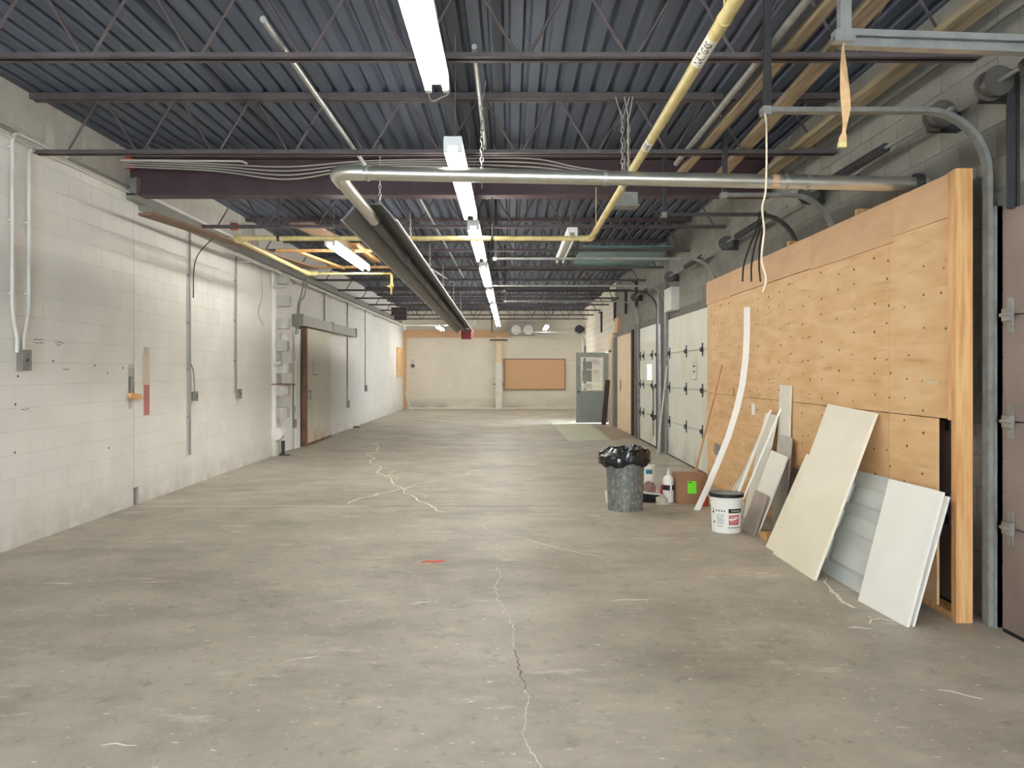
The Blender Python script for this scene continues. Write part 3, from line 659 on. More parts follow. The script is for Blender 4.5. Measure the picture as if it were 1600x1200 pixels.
def overhead_door(n, Y, m, label, sections=4, hinges=True, window=None, hgt=2.46, z0=0.0, hm='dark', hinge_cols=None):
    x0, x1 = 2.885, 2.92
    t = thing('door_%d' % n, label, None, (x0, (Y[0] + Y[1]) / 2, 0), kind='structure'); del_cat = t.get('category')
    ya, yb = Y[0] - .04, Y[1] + .04; sh = (hgt - z0) / sections
    for k in range(sections):
        za, zb = z0 + k * sh + (.004 if k else 0), z0 + (k + 1) * sh - .004; mb = MB()
        if window and window[2] >= za and window[3] <= zb:
            wy0, wy1, wz0, wz1 = window
            zb_ = zb; mb.box(x0 + .02, x1, ya, wy0, za - .006, zb + .006).box(x0 + .02, x1, wy1, yb, za - .006, zb + .006)
            mb.box(x0, x1, ya, wy0, za, zb).box(x0, x1, wy1, yb, za, zb).box(x0, x1, wy0, wy1, za, wz0).box(x0, x1, wy0, wy1, wz1, zb)
            pn = mb.build('section', m, t)
            MB().box(x0 + .015, x0 + .02, wy0, wy1, wz0, wz1).build('window_pane', 'glass', pn)
            MB().box(x0 - .006, x0, wy0 - .03, wy0, wz0 - .03, wz1 + .03).box(x0 - .006, x0, wy1, wy1 + .03, wz0 - .03, wz1 + .03).box(x0 - .006, x0, wy0, wy1, wz0 - .03, wz0).box(x0 - .006, x0, wy0, wy1, wz1, wz1 + .03).build('window_frame', m, pn)
        else:
            mb.box(x0, x1, ya, yb, za, zb).box(x0 + .02, x1 + .004, ya, yb, max(za - .006, 0), zb + .006); pn = mb.build('section', m, t)
        if k:
            for yc in (hinge_cols or [Y[0] + (Y[1] - Y[0]) * q for q in (.02, .27, .5, .73, .98)]):
                z = za - .004
                MB().box(x0 - .010, x0, yc - .022, yc + .022, z - .10, z + .10).box(x0 - .035, x0 - .005, yc - .035, yc + .035, z - .035, z + .035).tube([(x0 - .03, yc - .05, z), (x0 - .03, yc + .05, z)], .012, 8).build('hinge', hm, pn)
    MB().box(x0 - .004, x1, ya, yb, z0 - .0 if z0 == 0 else z0 - .02, z0 + .02).build('bottom_seal', 'black', t)
    return t
overhead_door(1, D0, 'door_brown', 'brown-grey steel overhead door with bare hinges', hinges=True, hm='galv_dull', hinge_cols=[4.42, 3.4, 2.4])
overhead_door(2, D1, 'door_brown', 'steel overhead door hidden behind the plywood partition', hinges=False, hinge_cols=[])
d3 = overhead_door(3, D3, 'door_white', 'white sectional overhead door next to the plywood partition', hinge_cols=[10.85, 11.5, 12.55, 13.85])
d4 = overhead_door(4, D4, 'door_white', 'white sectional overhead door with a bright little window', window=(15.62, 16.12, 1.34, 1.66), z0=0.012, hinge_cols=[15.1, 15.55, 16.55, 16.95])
for c_ in ((1.0, 1.55),): pass
# notice on the white door
t = thing('notice', 'framed white notice with dark arrows on the white door', 'notice', (2.88, 12.05, 1.40))
MB().box(2.876, 2.886, 11.88, 12.12, 1.38, 1.66).build('frame', 'grey_board', t)
MB().box(2.874, 2.877, 11.91, 12.09, 1.405, 1.635).build('sheet', 'paper', t)
for zc, hw in ((1.60, .07), (1.515, .05)):
    MB().box(2.872, 2.8745, 12 - hw, 12 + hw, zc - .013, zc + .013).box(2.872, 2.8745, 11.992, 12.008, zc - .07, zc - .013).build('printed_mark', 'ink', t)
# hand rope and lock bar on the windowed door
single('pull_rope', MB().tube([(2.85, 15.30, 1.20), (2.862, 15.36, .62), (2.862, 15.34, .22)], .010, 6).bar((2.862, 15.22, 1.205), (2.862, 15.52, 1.19), .03, .02).box(2.85, 2.886, 15.26, 15.34, .55, .65), 'dark', 'dark lock bar with hanging rope on the windowed door', 'rope')
# wall post covers between the doors
struct('trim_1', MB().box(2.845, XR, 14.12, 14.20, 0, 3.9).box(2.80, XR, 14.5, 14.62, 0, 3.0), 'conduit_grey', 'grey steel posts between the two white doors')
pipe('pale pipe standing on the post between the white doors', [(2.80, 14.32, 0), (2.80, 14.34, 2.4)], .03, 'galv')
single('control_box', MB().box(2.78, XR, 13.6 - .35, 13.6 + .25, 2.58, 2.98).box(2.79, 2.80, 13.3, 13.8, 2.6, 2.96), 'conduit', 'pale metal control box on the wall above the white door', 'electric box')
single('white_pole', MB().tube([floor_pt(1027, 711), at(1042, 572, 14.0)], .014, 8), 'conduit', 'thin white pole leaning between the two white doors', 'pole')
# plywood over further openings
t = thing('tan_sheet', 'tall tan plywood sheet covering an opening past the windowed door', 'plywood', (2.9, 19.4, 0))
MB().box(2.885, 2.92, 18.25, 20.65, 0.0, 2.44).build('panel', 'ply_tan', t)
MB().box(2.872, 2.886, 20.0, 20.06, 1.0, 1.30).build('pull_handle', 'dark_wood', t)
struct('trim_2', MB().box(2.87, XR, 17.35, 17.6, 0, 2.6).box(2.86, XR, 18.05, 18.2, 0, 2.5), 'dark_wood', 'dark timber jamb beside the tan sheet')
single('wall_box', MB().box(2.84, XR, 20.3, 20.9, 2.55, 2.95).box(2.832, 2.842, 20.35, 20.85, 2.58, 2.92), 'ply_pale', 'small tan box on the block wall above the tan sheet', 'electric box')
struct('trim_3', MB().box(2.82, XR, 20.9, 21.3, 0, 2.44), 'wall_grey', 'grey post between tan sheet and exit door')
single('tan_sheet', MB().box(2.86, 2.92, 21.4, 22.1, 0.0, 2.05).box(2.86, 2.92, 21.4, 22.9, 2.12, 2.6), 'ply_tan', 'narrow tan sheet beside the open grey door', 'plywood')
GR = 'dark brackets high on the block wall'
for y, z0_, z1_ in ((17.6, 3.0, 3.6), (19.2, 2.95, 3.55), (21.2, 2.9, 3.5), (24.3, 2.75, 3.4)):
    single('wall_bracket', MB().box(2.86, XR, y - .05, y + .05, z0_, z1_).box(2.80, XR, y - .05, y + .05, z1_ - .04, z1_), 'dark', 'dark narrow steel strap high on the block wall', 'bracket', GR)
GK = 'dark brackets'
# exit door, swung wide open into the hall
dx0, dx1, dy = 1.91, 2.83, 22.22
t = thing('door_5', 'open sage-grey steel door with notices taped in its window', None, (dx1, dy, 0), kind='structure')
mb = MB(); zz = .03
wx0, wx1, wz0, wz1 = dx0 + .16, dx1 - .16, .98, 1.90
mb.box(dx0, wx0, dy - .022, dy + .022, zz, 2.06).box(wx1, dx1, dy - .022, dy + .022, zz, 2.06).box(wx0, wx1, dy - .022, dy + .022, zz, wz0).box(wx0, wx1, dy - .022, dy + .022, wz1, 2.06)
mb.build('leaf', 'door_green', t)
mb = MB(); q = .03
mb.box(wx0 - q, wx0, dy - .03, dy - .022, wz0 - q, wz1 + q).box(wx1, wx1 + q, dy - .03, dy - .022, wz0 - q, wz1 + q).box(wx0, wx1, dy - .03, dy - .022, wz0 - q, wz0).box(wx0, wx1, dy - .03, dy - .022, wz1, wz1 + q)
wfm = mb.build('window_frame', 'offwhite', t)
MB().box(wx0, wx1, dy - .004, dy + .004, wz0, wz1).build('window_pane', 'glass', t)
for a, b, c_, d_, m_ in ((.03, .33, .60, .82, 'paper_grey'), (.30, .58, .60, .84, 'paper'), (.02, .32, .24, .58, 'paper_grey'), (.29, .53, .22, .58, 'paper'), (.04, .32, .04, .18, 'paper'), (.12, .50, .80, .90, 'paper')):
    MB().box(wx0 + a, wx0 + b, dy - .009 - .001 * (a > .2), dy - .0045, wz0 + c_, wz0 + d_).build('posted_paper', m_, t)
    for k in range(3):
        MB().box(wx0 + a + .04, wx0 + b - .05, dy - .0112, dy - .010, wz0 + d_ - .03 - k * .035, wz0 + d_ - .022 - k * .035).build('printed_line', 'grey_ink', t)
for a in (dx0 + .12, dx0 + .52):
    mb = MB()
    mb.box(a, a + .03, dy - .045, dy - .02, .25, .82).box(a + .25, a + .28, dy - .045, dy - .02, .25, .82).box(a + .03, a + .25, dy - .045, dy - .02, .25, .28).box(a + .03, a + .25, dy - .045, dy - .02, .79, .82).build('moulding', 'door_green', t)
    MB().box(a + .07, a + .21, dy - .036, dy - .02, .32, .75).build('raised_panel', 'door_green', t)
k = MB().tube([(dx0 + .07, dy - .02, .93), (dx0 + .07, dy - .07, .93)], .014, 10).lathe([(.001, 0), (.03, 0), (.034, .02), (.02, .04), (.001, .045)], (0, 0, 0), 12).v
mb = MB().tube([(dx0 + .07, dy - .02, .93), (dx0 + .07, dy - .06, .93)], .014, 10).tube([(dx0 + .07, dy - .055, .93), (dx0 + .07, dy - .085, .93)], .032, 12)
mb.build('knob', 'dark', t, smooth=True)
struct('trim_4', MB().box(2.85, XR + .06, DX[0] - .06, DX[0], 0, 2.12).box(2.85, XR + .06, DX[1], DX[1] + .06, 0, 2.12).box(2.85, XR + .06, DX[0] - .06, DX[1] + .06, 2.08, 2.14), 'offwhite', 'pale frame of the open exit doorway')
single('dark_plank', MB().bar((2.655, 21.80, 0.0), (2.775, 21.80, 1.27), .13, .04, (0, 1, 0)), 'dark_wood', 'dark brown plank leaning by the open grey door', 'plank')

# ------------------------------------------------------------------ plywood partition
PX = 2.71; PY0, PY1 = 4.69, 10.56
t = thing('plywood_partition', 'large timber-framed plywood partition with a pale top strip', 'partition', (PX, 7.6, 0))
for a, b, c_, d_ in ((4.70, 5.49, 1.225, 2.475), (5.494, 7.93, 1.225, 2.44), (7.934, 10.37, 1.225, 2.44), (10.374, 10.56, 1.225, 2.44),
                     (4.88, 5.49, .0, 1.22), (5.494, 7.93, .0, 1.22), (7.934, 10.37, .0, 1.22), (10.374, 10.56, 0, 1.22)):
    x_ = PX + random.uniform(0, .003); mb = MB()
    if a > 7.9 and b > 10.3 and b < 10.4 and c_ > 1: mb.box(x_, PX + .018, a, 9.295, c_ + .001, d_).box(x_, PX + .018, 9.345, b, c_ + .001, d_).box(x_, PX + .018, 9.295, 9.345, 1.316, d_)   # notch sawn through the sheet
    else: mb.box(x_, PX + .018, a, b, c_ + .001, d_)
    mb.build('plywood_sheet', 'ply', t)
for a, b, c_, d_ in ((4.70, 5.42, 2.47, 2.735), (5.42, 6.90, 2.43, 2.735), (6.90, 9.4, 2.445, 2.735), (9.4, 10.56, 2.43, 2.735)):
    MB().box(PX - .012, PX + .006, a + .001, b - .001, c_, d_).build('top_strip', 'ply_pale', t)
MB().box(PX - .018, PX + .082, 4.635, 4.685, 0, 2.745).build('end_post', 'lumber', t)
MB().box(PX - .02, PX - .004, 4.685, 4.72, 1.22, 2.74).build('edge_trim', 'lumber', t)
for y in (5.25, 5.47, 6.1, 6.75, 7.35, 7.95, 8.6, 9.15, 9.9, 10.5):
    MB().box(PX + .018, PX + .105, y, y + .038, .038, 2.70).build('stud', 'lumber', t)
MB().box(PX + .0, PX + .105, 4.685, 10.56, 0, .038).build('bottom_plate', 'lumber', t)
MB().box(PX + .007, PX + .105, 4.685, 10.56, 2.70, 2.738).build('top_plate', 'lumber', t)
for y in (6.05, 7.55): MB().box(PX + .03, PX + .14, y, y + .05, 2.62, 2.80).build('stud_end', 'lumber', t)
mb = MB()
for y in (4.80, 5.05, 5.25, 5.5, 5.72, 6.06, 6.35, 6.68, 6.96, 7.12, 7.45, 7.72, 8.05, 8.4, 8.7, 9.1, 9.5, 9.9, 10.2):
    for zz_ in [0.12 + .17 * k for k in range(14)]:
        if random.random() < 0.78:
            yy = y + random.uniform(-.03, .03); z = zz_ + random.uniform(-.05, .05); r = random.uniform(.004, .0075)
            if y < 4.9 and z < 1.25: continue
            mb.lathe([(r, 0), (r * .6, .0)], (0, 0, 0), 1) if False else mb.add([(PX - .003, yy + r * math.cos(a), z + 1.3 * r * math.sin(a)) for a in [PI / 3 * q for q in range(6)]] + [(PX + .006, yy + r * math.cos(a), z + 1.3 * r * math.sin(a)) for a in [PI / 3 * q for q in range(6)]],
                                                                               [(0, 1, 2, 3, 4, 5)] + [(q, (q + 1) % 6, 6 + (q + 1) % 6, 6 + q) for q in range(6)])
o = mb.build('nail', 'nail', t); o['kind'] = 'stuff'
c = on_x(1177, 639, PX); o = MB().box(PX - .008, PX + .01, c.y - .04, c.y + .04, c.z - .065, c.z + .065).build('switch_plate', 'white_enamel', t)
MB().box(PX - .013, PX - .007, c.y - .012, c.y + .012, c.z - .03, c.z + .03).build('switch', 'white_enamel', o)
c = on_x(1124, 703, PX); MB().box(PX - .05, PX + .01, c.y - .09, c.y + .05, c.z - .06, c.z + .06).tube([(PX - .03, c.y + .1, c.z + .02), (PX + .01, c.y + .1, c.z + .02)], .055, 10).build('outlet_box', 'galv_dull', t)
mb = MB(); a, b = on_x(1158, 672, PX - .002), on_x(1200, 692, PX - .002); mb.slab([a, b, b + V((0, 0, -.10)), a + V((0, 0, -.06))], (-.012, 0, 0)); mb.build('patch_board', 'ply', t)
for py_, x0_, x1_, m_ in ((594, 1440, 1466, 'green_lab'),):
    a = on_x(x0_, py_, PX - .003); b = on_x(x1_, py_ + 3, PX - .003)
    MB().slab([a, b, b + V((0, 0, -.010)), a + V((0, 0, -.010))], (.004, 0, 0)).build('green_crayon_mark', 'mat_pale', t)

# ------------------------------------------------------------------ boards leaning on the partition
def board(name, c4, th, m, label, cat='board', group=None, edge=None):
    """bottom pair, then top pair; thickness goes towards the wall"""
    c4 = [V(c) for c in c4]; n = (c4[1] - c4[0]).cross(c4[3] - c4[0]).normalized()
    if n.x < 0: n = -n
    return single(name, MB().slab(c4, n * th), m, label, cat, group)
board('cream_panel', [(2.19, 6.40, 0), (2.205, 5.578, 0), (2.675, 5.62, 1.214), (2.672, 6.46, 1.246)], .022, 'gyp', 'tall cream panel leaning on the plywood, topmost edge torn')
board('cream_panel', [(2.215, 6.66, 0), (2.235, 5.9, 0), (2.60, 5.9, .80), (2.585, 6.70, .80)], .018, 'gyp', 'shorter cream panel tucked behind the tall leaning one')
# grey door section
c4 = [V(c) for c in ((2.36, 6.25, 0), (2.40, 4.85, 0), (2.672, 4.85, .775), (2.655, 6.25, .755))]
t = thing('door_section', 'pale grey embossed overhead door section leaning behind the cream boards', 'door section', (2.45, 5.5, 0))
n = (c4[1] - c4[0]).cross(c4[3] - c4[0]).normalized(); n = n if n.x > 0 else -n
MB().slab(c4, n * .03).build('skin', 'door_grey', t)
P = lambda u, v: (c4[0].lerp(c4[1], u)).lerp(c4[3].lerp(c4[2], u), v)
for (v0, v1) in ((.12, .36), (.42, .62), (.68, .88)):
    for (u0, u1) in ((.04, .30), (.34, .96)):
        mb = MB(); i, o_ = .02, .035
        outer = [P(u0, v0), P(u1, v0), P(u1, v1), P(u0, v1)]; inner = [P(u0 + i, v0 + o_), P(u1 - i, v0 + o_), P(u1 - i, v1 - o_), P(u0 + i, v1 - o_)]
        mb.add(outer + [q - n * .022 for q in inner], [(0, 1, 5, 4), (1, 2, 6, 5), (2, 3, 7, 6), (3, 0, 4, 7), (4, 5, 6, 7), (3, 2, 1, 0)])
        mb.build('raised_panel', 'door_grey', t)
board('cream_panel', [(2.305, 5.09, 0), (2.355, 4.56, 0), (2.615, 4.64, .79), (2.585, 5.24, .785)], .016, 'gyp_white', 'low white panel leaning next to the end post of the partition')
board('cream_panel', [(2.333, 5.10, 0), (2.395, 4.57, 0), (2.640, 4.625, .765), (2.612, 5.24, .765)], .014, 'gyp_white', 'second low panel just behind the white one by the end post')
# narrow offcuts between pail and cream panels
GO = None
board('offcut_board', [(2.66, 7.72, 0), (2.66, 7.40, 0), (2.688, 7.36, 1.38), (2.688, 7.66, 1.385)], .016, 'offwhite', 'tall narrow off-white offcut standing flat against the plywood')
board('offcut_board', [(2.60, 7.66, 0), (2.60, 7.28, 0), (2.652, 7.25, .89), (2.652, 7.60, .90)], .016, 'grey_board', 'greyish square-topped offcut before the tall narrow one')
board('offcut_board', [(2.44, 8.05, 0), (2.44, 7.68, 0), (2.665, 7.66, 1.08), (2.665, 8.02, 1.085)], .014, 'offwhite', 'wide off-white offcut leaning behind the thin strips')
board('offcut_board', [(2.28, 7.50, 0), (2.29, 7.12, 0), (2.59, 7.17, .72), (2.57, 7.56, .745)], .014, 'offwhite', 'off-white offcut board leaning above the taupe piece')
board('taupe_board', [(2.235, 7.42, 0), (2.245, 7.10, 0), (2.395, 7.16, .36), (2.385, 7.46, .37)], .018, 'taupe', 'short taupe board leaning beside the white pail')
board('dark_board', [(2.46, 7.05, 0.0), (2.47, 6.80, 0.0), (2.66, 6.90, .62), (2.655, 7.2, .62)], .02, 'dark_wood', 'dark brown board in the shade behind the cream panels')
single('wood_block', MB().box(2.29, 2.46, 6.86, 7.06, 0, .05), 'lumber', 'small wood block on the floor behind the cream panels', 'wood block')
for i, (b, tp, m_, lb) in enumerate((((2.14, 7.62, 0), (2.685, 7.9, 1.12), 'offwhite', 'thin off-white strip leaning over the offcuts, hinge at its top'),
                                     ((2.24, 7.72, 0), (2.69, 7.62, 1.16), 'gyp_white', 'thin white strip leaning beside the tall narrow offcut'),
                                     ((2.11, 7.66, 0), (2.66, 7.98, .98), 'grey_board', 'thin grey strip leaning lowest against the offcuts'))):
    plank(lb, b, tp, .028, .016, m_, 'trim_strip', 'strip')
plank('narrow wood lath leaning against the plywood behind the pail', (2.22, 8.2, 0), (2.695, 8.05, .86), .035, .014, 'offwhite', 'loose_lath', 'lath')
plank('second narrow wood lath crossing behind the pail', (2.28, 8.35, 0), (2.695, 8.12, .85), .03, .014, 'grey_board', 'loose_lath', 'lath')
plank('long thin stick leaning behind the cardboard box', (2.36, 10.0, 0), (2.68, 9.72, 1.60), .045, .012, 'ply_pale', 'wood_stick', 'stick')
# curved white strip
pix = [(1167, 480), (1167, 520), (1165, 560), (1160, 600), (1151, 640), (1138, 682), (1122, 722), (1106, 760), (1089, 797)]
pts = []
for k, (a, b) in enumerate(pix):
    Y = 8.62 - k * (8.62 - 8.41) / 8; p = at(a, b, Y); p.x = min(p.x, 2.662); pts.append(p)
pts[-1].z = 0.0
single('curved_strip', MB().sweep([(-.034, -.007), (.034, -.007), (.034, .007), (-.034, .007)], pts, (0.95, -.3, 0)), 'gyp_white', 'long bowed white strip leaning up the plywood partition', 'strip')

# ------------------------------------------------------------------ things on the floor
# bin
bc = V((1.268, 8.46, 0)); t = thing('trash_can', 'ribbed galvanised trash can lined with a black bag', 'trash can', bc)
def ribs(i, k, a, r, z): return (r + (.004 if k % 2 else -.002), z)
MB().lathe([(.172, .0), (.184, .0), (.186, .02), (.186, .035)] + [(.186 + .024 * q / 8, .04 + .55 * q / 8) for q in range(9)] + [(.218, .60), (.218, .63), (.205, .63), (.180, .1), (.175, .05)], bc, 64, ribs, True, True).build('body', 'can', t, smooth=True)
random.seed(11)
ph = [random.uniform(0, 6.28) for _ in range(12)]
def crumple(i, k, a, r, z):
    s = sum(math.sin(a * f + ph[f] + i * .7) / f for f in (2, 3, 4, 7, 9)); s2 = sum(math.sin(a * f * 1.0 + ph[f - 1] * 2 + i * 1.9) / (f) for f in range(2, 10))
    env = [0.03, .07, .06, .05, .05, .06, .07, .06, .03, .02, .01][min(i, 10)]
    return (max(.01, r + env * .40 * s + random.uniform(-.006, .006)), z + env * .55 * s2 + random.uniform(-.004, .004))
bag = MB().lathe([(.222, .52), (.245, .50), (.272, .53), (.280, .57), (.272, .61), (.252, .645), (.215, .67), (.17, .665), (.13, .63), (.08, .61), (.02, .60)], bc, 56, crumple, False, True)
o = bag.build('bag', 'bag', t); o['label'] = 'black plastic bin bag'
# white pail
pc = V((2.055, 7.30, 0)); t = thing('white_pail', 'white plastic pail with black-rimmed lid and red printed label', 'pail', pc)
MB().lathe([(.128, 0), (.134, .004), (.1385, .15), (.143, .262), (.150, .262), (.150, .275), (.145, .277), (.146, .300), (.153, .300), (.153, .312), (.147, .315), (.148, .342), (.14, .345)], pc, 40).build('bucket', 'pail', t, smooth=True)
o = MB().lathe([(.146, .338), (.158, .338), (.158, .362), (.150, .366), (.146, .356), (.10, .352), (.02, .352)], pc, 40).build('lid', 'lid', t, smooth=True)
MB().lathe([(.157, .337), (.1605, .337), (.1605, .363), (.150, .3675), (.149, .364), (.157, .360)], pc, 40, cap0=False, cap1=False).build('lid_rim', 'black', o, smooth=True)
view = math.atan2(-pc.y, -pc.x)
rad = lambda z: .1345 + (.143 - .1345) * z / .262
def wrap(a0, a1, z0, z1, off=.0012, n=10):
    mb = MB(); p = []
    for z in (z0, z1):
        for k in range(n + 1):
            a = view + math.radians(a0 + (a1 - a0) * k / n); r = rad(z) + off; p.append((pc.x + r * math.cos(a), pc.y + r * math.sin(a), z))
    return mb.add(p, [(k, k + 1, n + 2 + k, n + 1 + k) for k in range(n)])
def wrap_text(txt, size, ac, zc, off, m, par, sh=0.0):
    vs_, fs = text_mesh(txt, size); mb = MB()
    mb.add([(pc.x + (rad(zc) + off) * math.cos(view + math.radians(ac) + (v.x) / rad(zc)), pc.y + (rad(zc) + off) * math.sin(view + math.radians(ac) + (v.x) / rad(zc)), zc + v.y + sh * v.x) for v in vs_], fs)
    return mb.build('lettering', m, par)
lab = wrap(8, 68, .05, .235, .0010, 14).build('label_sheet', 'paper', t)
wrap(8, 66, .195, .235, .0016, 14).build('label_band', 'ink', lab); wrap_text('Cement', .030, 38, .216, .0024, 'paper', lab)
wrap(10, 52, .085, .175, .0016, 12).build('label_block', 'red_ink', lab)
for z, a0, a1 in ((.160, 13, 48), (.140, 14, 50), (.118, 13, 49), (.100, 15, 45)):
    for k in range(5):
        q = a0 + (a1 - a0) * k / 5; wrap(q + 1, q + (a1 - a0) / 5 - 2.5, z - .005, z + .006, .0022, 3).build('label_stroke', 'paper', lab)
wrap(8, 66, .055, .061, .0018, 12).build('label_band', 'ink', lab)
for k in range(9): wrap(-38, -8, .178 - k * .011, .182 - k * .011, .0014, 6).build('fine_print', 'grey_ink', t)
wrap(-38, -14, .065, .072, .0014, 5).build('fine_print', 'grey_ink', t)
for a in (-40, -30, -19, -9): wrap(a, a + 4.5, .205, .222, .0014, 2).build('printed_mark', 'ink', t)
wrap(-60, -50, .185, .205, .0014, 3).build('printed_mark', 'ink', t); wrap(-62, -48, .215, .224, .0014, 3).build('printed_mark', 'ink', t); wrap(-54, -48, .09, .115, .0014, 3).build('printed_mark', 'ink', t)
hp = []
for k in range(15):
    u = k / 14; a = view + math.radians(-62 + 146 * u); r = .158 + .05 * math.sin(PI * u) * .3; z = .285 - .145 * math.sin(PI * u) ** .8
    hp.append((pc.x + r * math.cos(a), pc.y + r * math.sin(a), z))
hd = MB().tube(hp, .0028, 6).build('handle', 'pail', t, smooth=True)
MB().tube(hp[7:10], .009, 8).build('grip', 'pail', hd, smooth=True)
# cardboard box
t = thing('cardboard_box', 'closed brown cardboard box with a bright green label', 'box', (2.08, 8.9, 0))
MB().box(1.915, 2.255, 8.76, 9.08, 0, .325).build('carton', 'cardboard', t)
MB().box(1.912, 2.258, 8.757, 8.915, .322, .333).build('flap', 'cardboard', t); MB().box(1.912, 2.258, 8.925, 9.083, .322, .333).build('flap', 'cardboard', t)
g = MB().box(2.025, 2.125, 8.756, 8.761, .125, .265).build('label_sheet', 'green_lab', t)
MB().box(2.035, 2.075, 8.7545, 8.757, .245, .255).build('printed_line', 'ink', g)
# tins and bottles behind the can
def jar(name, label, cat, c, prof, m, extra=None, n=20):
    t = thing(name, label, cat, c); MB().lathe(prof, c, n).build('body', m, t, smooth=True)
    if extra: extra(t, V(c))
    return t
def ex1(t, c):
    MB().lathe([(.074, .355), (.078, .355), (.078, .375), (.06, .378)], c, 20).build('lid', 'pail', t, smooth=True)
    p = MB()
    for k in range(6): pass
    a0 = math.atan2(-c.y, -c.x); q = []
    for z in (.27, .325):
        for k in range(7): a = a0 + math.radians(-32 + 11 * k); q.append((c.x + .0735 * math.cos(a), c.y + .0735 * math.sin(a), z))
    p.add(q, [(k, k + 1, 8 + k, 7 + k) for k in range(6)]).build('label_sheet', 'teal_lab', t)
jar('paint_tub', 'tall white tub with a teal label behind the trash can', 'tub', (1.70, 9.40, 0), [(.066, 0), (.068, .01), (.072, .355), (.06, .357)], 'pail', ex1)
def ex2(t, c):
    MB().lathe([(.018, .31), (.020, .31), (.020, .345), (.010, .36), (.006, .39)], c, 12).build('spout', 'pail', t, smooth=True)
    MB().tube(fillet([c + V((.01, -.045, .29)), c + V((.01, -.10, .28)), c + V((.01, -.10, .14)), c + V((.01, -.05, .12))], .05), .012, 8).build('handle', 'pail', t, smooth=True)
    MB().lathe([(.0645, .14), (.0660, .14), (.0660, .20), (.0645, .20)], c, 20, cap0=False, cap1=False).build('label_sheet', 'black', t, smooth=True)
jar('spray_jug', 'white jug with a spout and dark band beside the cardboard box', 'jug', (1.845, 8.95, 0), [(.060, 0), (.064, .01), (.064, .25), (.055, .285), (.02, .31)], 'pail', ex2)
t = thing('paint_tray', 'black paint tray with a white liner on the floor by the trash can', 'tray', (1.67, 9.02, 0))
MB().add([(1.53, 8.90, 0), (1.74, 8.90, 0), (1.74, 9.2, 0), (1.53, 9.2, 0), (1.51, 8.87, .11), (1.755, 8.87, .085), (1.76, 9.23, .085), (1.51, 9.23, .11)], [(3, 2, 1, 0), (0, 1, 5, 4), (1, 2, 6, 5), (2, 3, 7, 6), (3, 0, 4, 7), (4, 5, 6, 7)]).build('tray', 'black', t)
MB().add([(1.505, 8.865, .112), (1.75, 8.865, .087), (1.75, 9.22, .090), (1.505, 9.22, .115), (1.505, 8.865, .124), (1.75, 8.865, .098), (1.75, 9.22, .102), (1.505, 9.22, .127)], [(3, 2, 1, 0), (0, 1, 5, 4), (1, 2, 6, 5), (2, 3, 7, 6), (3, 0, 4, 7), (4, 5, 6, 7)]).build('liner', 'pail', t)
def lump(name, c, rx, ry, rz, m, label, cat, seed, amp=.25):
    random.seed(seed); phs = [random.uniform(0, 6.28) for _ in range(8)]; mb = MB(); N_, R_ = 18, 8; c = V(c); p = []
    for i in range(R_ + 1):
        th = PI / 2 * i / R_ if True else 0
        for k in range(N_):
            a = 2 * PI * k / N_; s = 1 + amp * (math.sin(3 * a + phs[0] + i) * .4 + math.sin(5 * a + phs[1] - i * .8) * .35 + math.sin(2 * a + phs[2] + i * 1.7) * .4)
            p.append(c + V((rx * math.cos(th) * math.cos(a) * s, ry * math.cos(th) * math.sin(a) * s, rz * math.sin(th) * (.8 + .2 * s))))
    mb.add(p, [(i * N_ + k, i * N_ + (k + 1) % N_, (i + 1) * N_ + (k + 1) % N_, (i + 1) * N_ + k) for i in range(R_) for k in range(N_)] + [tuple(range(N_ - 1, -1, -1))])
    return single(name, mb, m, label, cat, smooth=True)
lump('rag', (1.735, 8.78, 0), .07, .06, .10, 'rag', 'crumpled beige rag at the front of the paint tray', 'rag', 3, .4)
lump('pouch', (1.63, 9.03, .108), .085, .08, .115, 'mauve', 'mauve-brown crumpled pouch lying on the tray liner', 'pouch', 5, .3)
lump('cloth', (1.875, 9.17, .0), .085, .07, .215, 'magenta', 'magenta cloth bundle beside the white jug', 'cloth', 8, .3)
jar('red_can', 'small red can by the corner of the cardboard box', 'can', (2.20, 8.66, 0), [(.032, 0), (.035, .004), (.035, .105), (.030, .112)], 'red_can', None, 16)
jar('paper_cup', 'small white cup standing behind the trash can', 'cup', (1.135, 8.85, 0), [(.030, 0), (.045, .14), (.040, .14)], 'pail', None, 14)

# ------------------------------------------------------------------ along the white block wall
def wall_conduit(label, px, z0, z1, r=.013, m='conduit_grey', box=None, off=.03, top=None, group=None, bend=None):
    Y = XL * FPX / (px - VPX); x = XL + off
    t = thing('wall_conduit', label, 'conduit', (x, Y, z0), group)
    pts = [(x, Y, z0), (x, Y, z1)]
    if bend: pts = [(x, Y + bend, z0), (x, Y + bend, z0 + .12), (x, Y, z0 + .34), (x, Y, z1)]
    if top: pts.append((x, Y + top, z1))
    MB().tube(fillet(pts, .10) if len(pts) > 2 else pts, r, 8).build('conduit', m, t, smooth=True)
    for z in [z0 + .5 + .62 * k for k in range(6)]:
        if z < z1 - .1: MB().box(XL, x + .008, Y - .02, Y + .02, z - .008, z + .008).build('clip', m, t)
    if box:
        by, bz, hw, hh = box
        b = MB().box(XL, XL + .055, Y + by - hw, Y + by + hw, bz - hh, bz + hh).build('outlet_box', 'conduit_grey', t)
        MB().box(XL + .053, XL + .060, Y + by - hw - .006, Y + by + hw + .006, bz - hh - .006, bz + hh + .006).build('cover_plate', 'galv_dull', b)
        MB().box(XL + .058, XL + .063, Y + by - .012, Y + by + .012, bz - .014, bz + .014).build('receptacle', 'black', b)
    return t
wall_conduit('white-painted pipe drop ending bare beside the switch box conduit', 14, 1.68, 3.56, .018, 'conduit', top=.8, bend=.06)
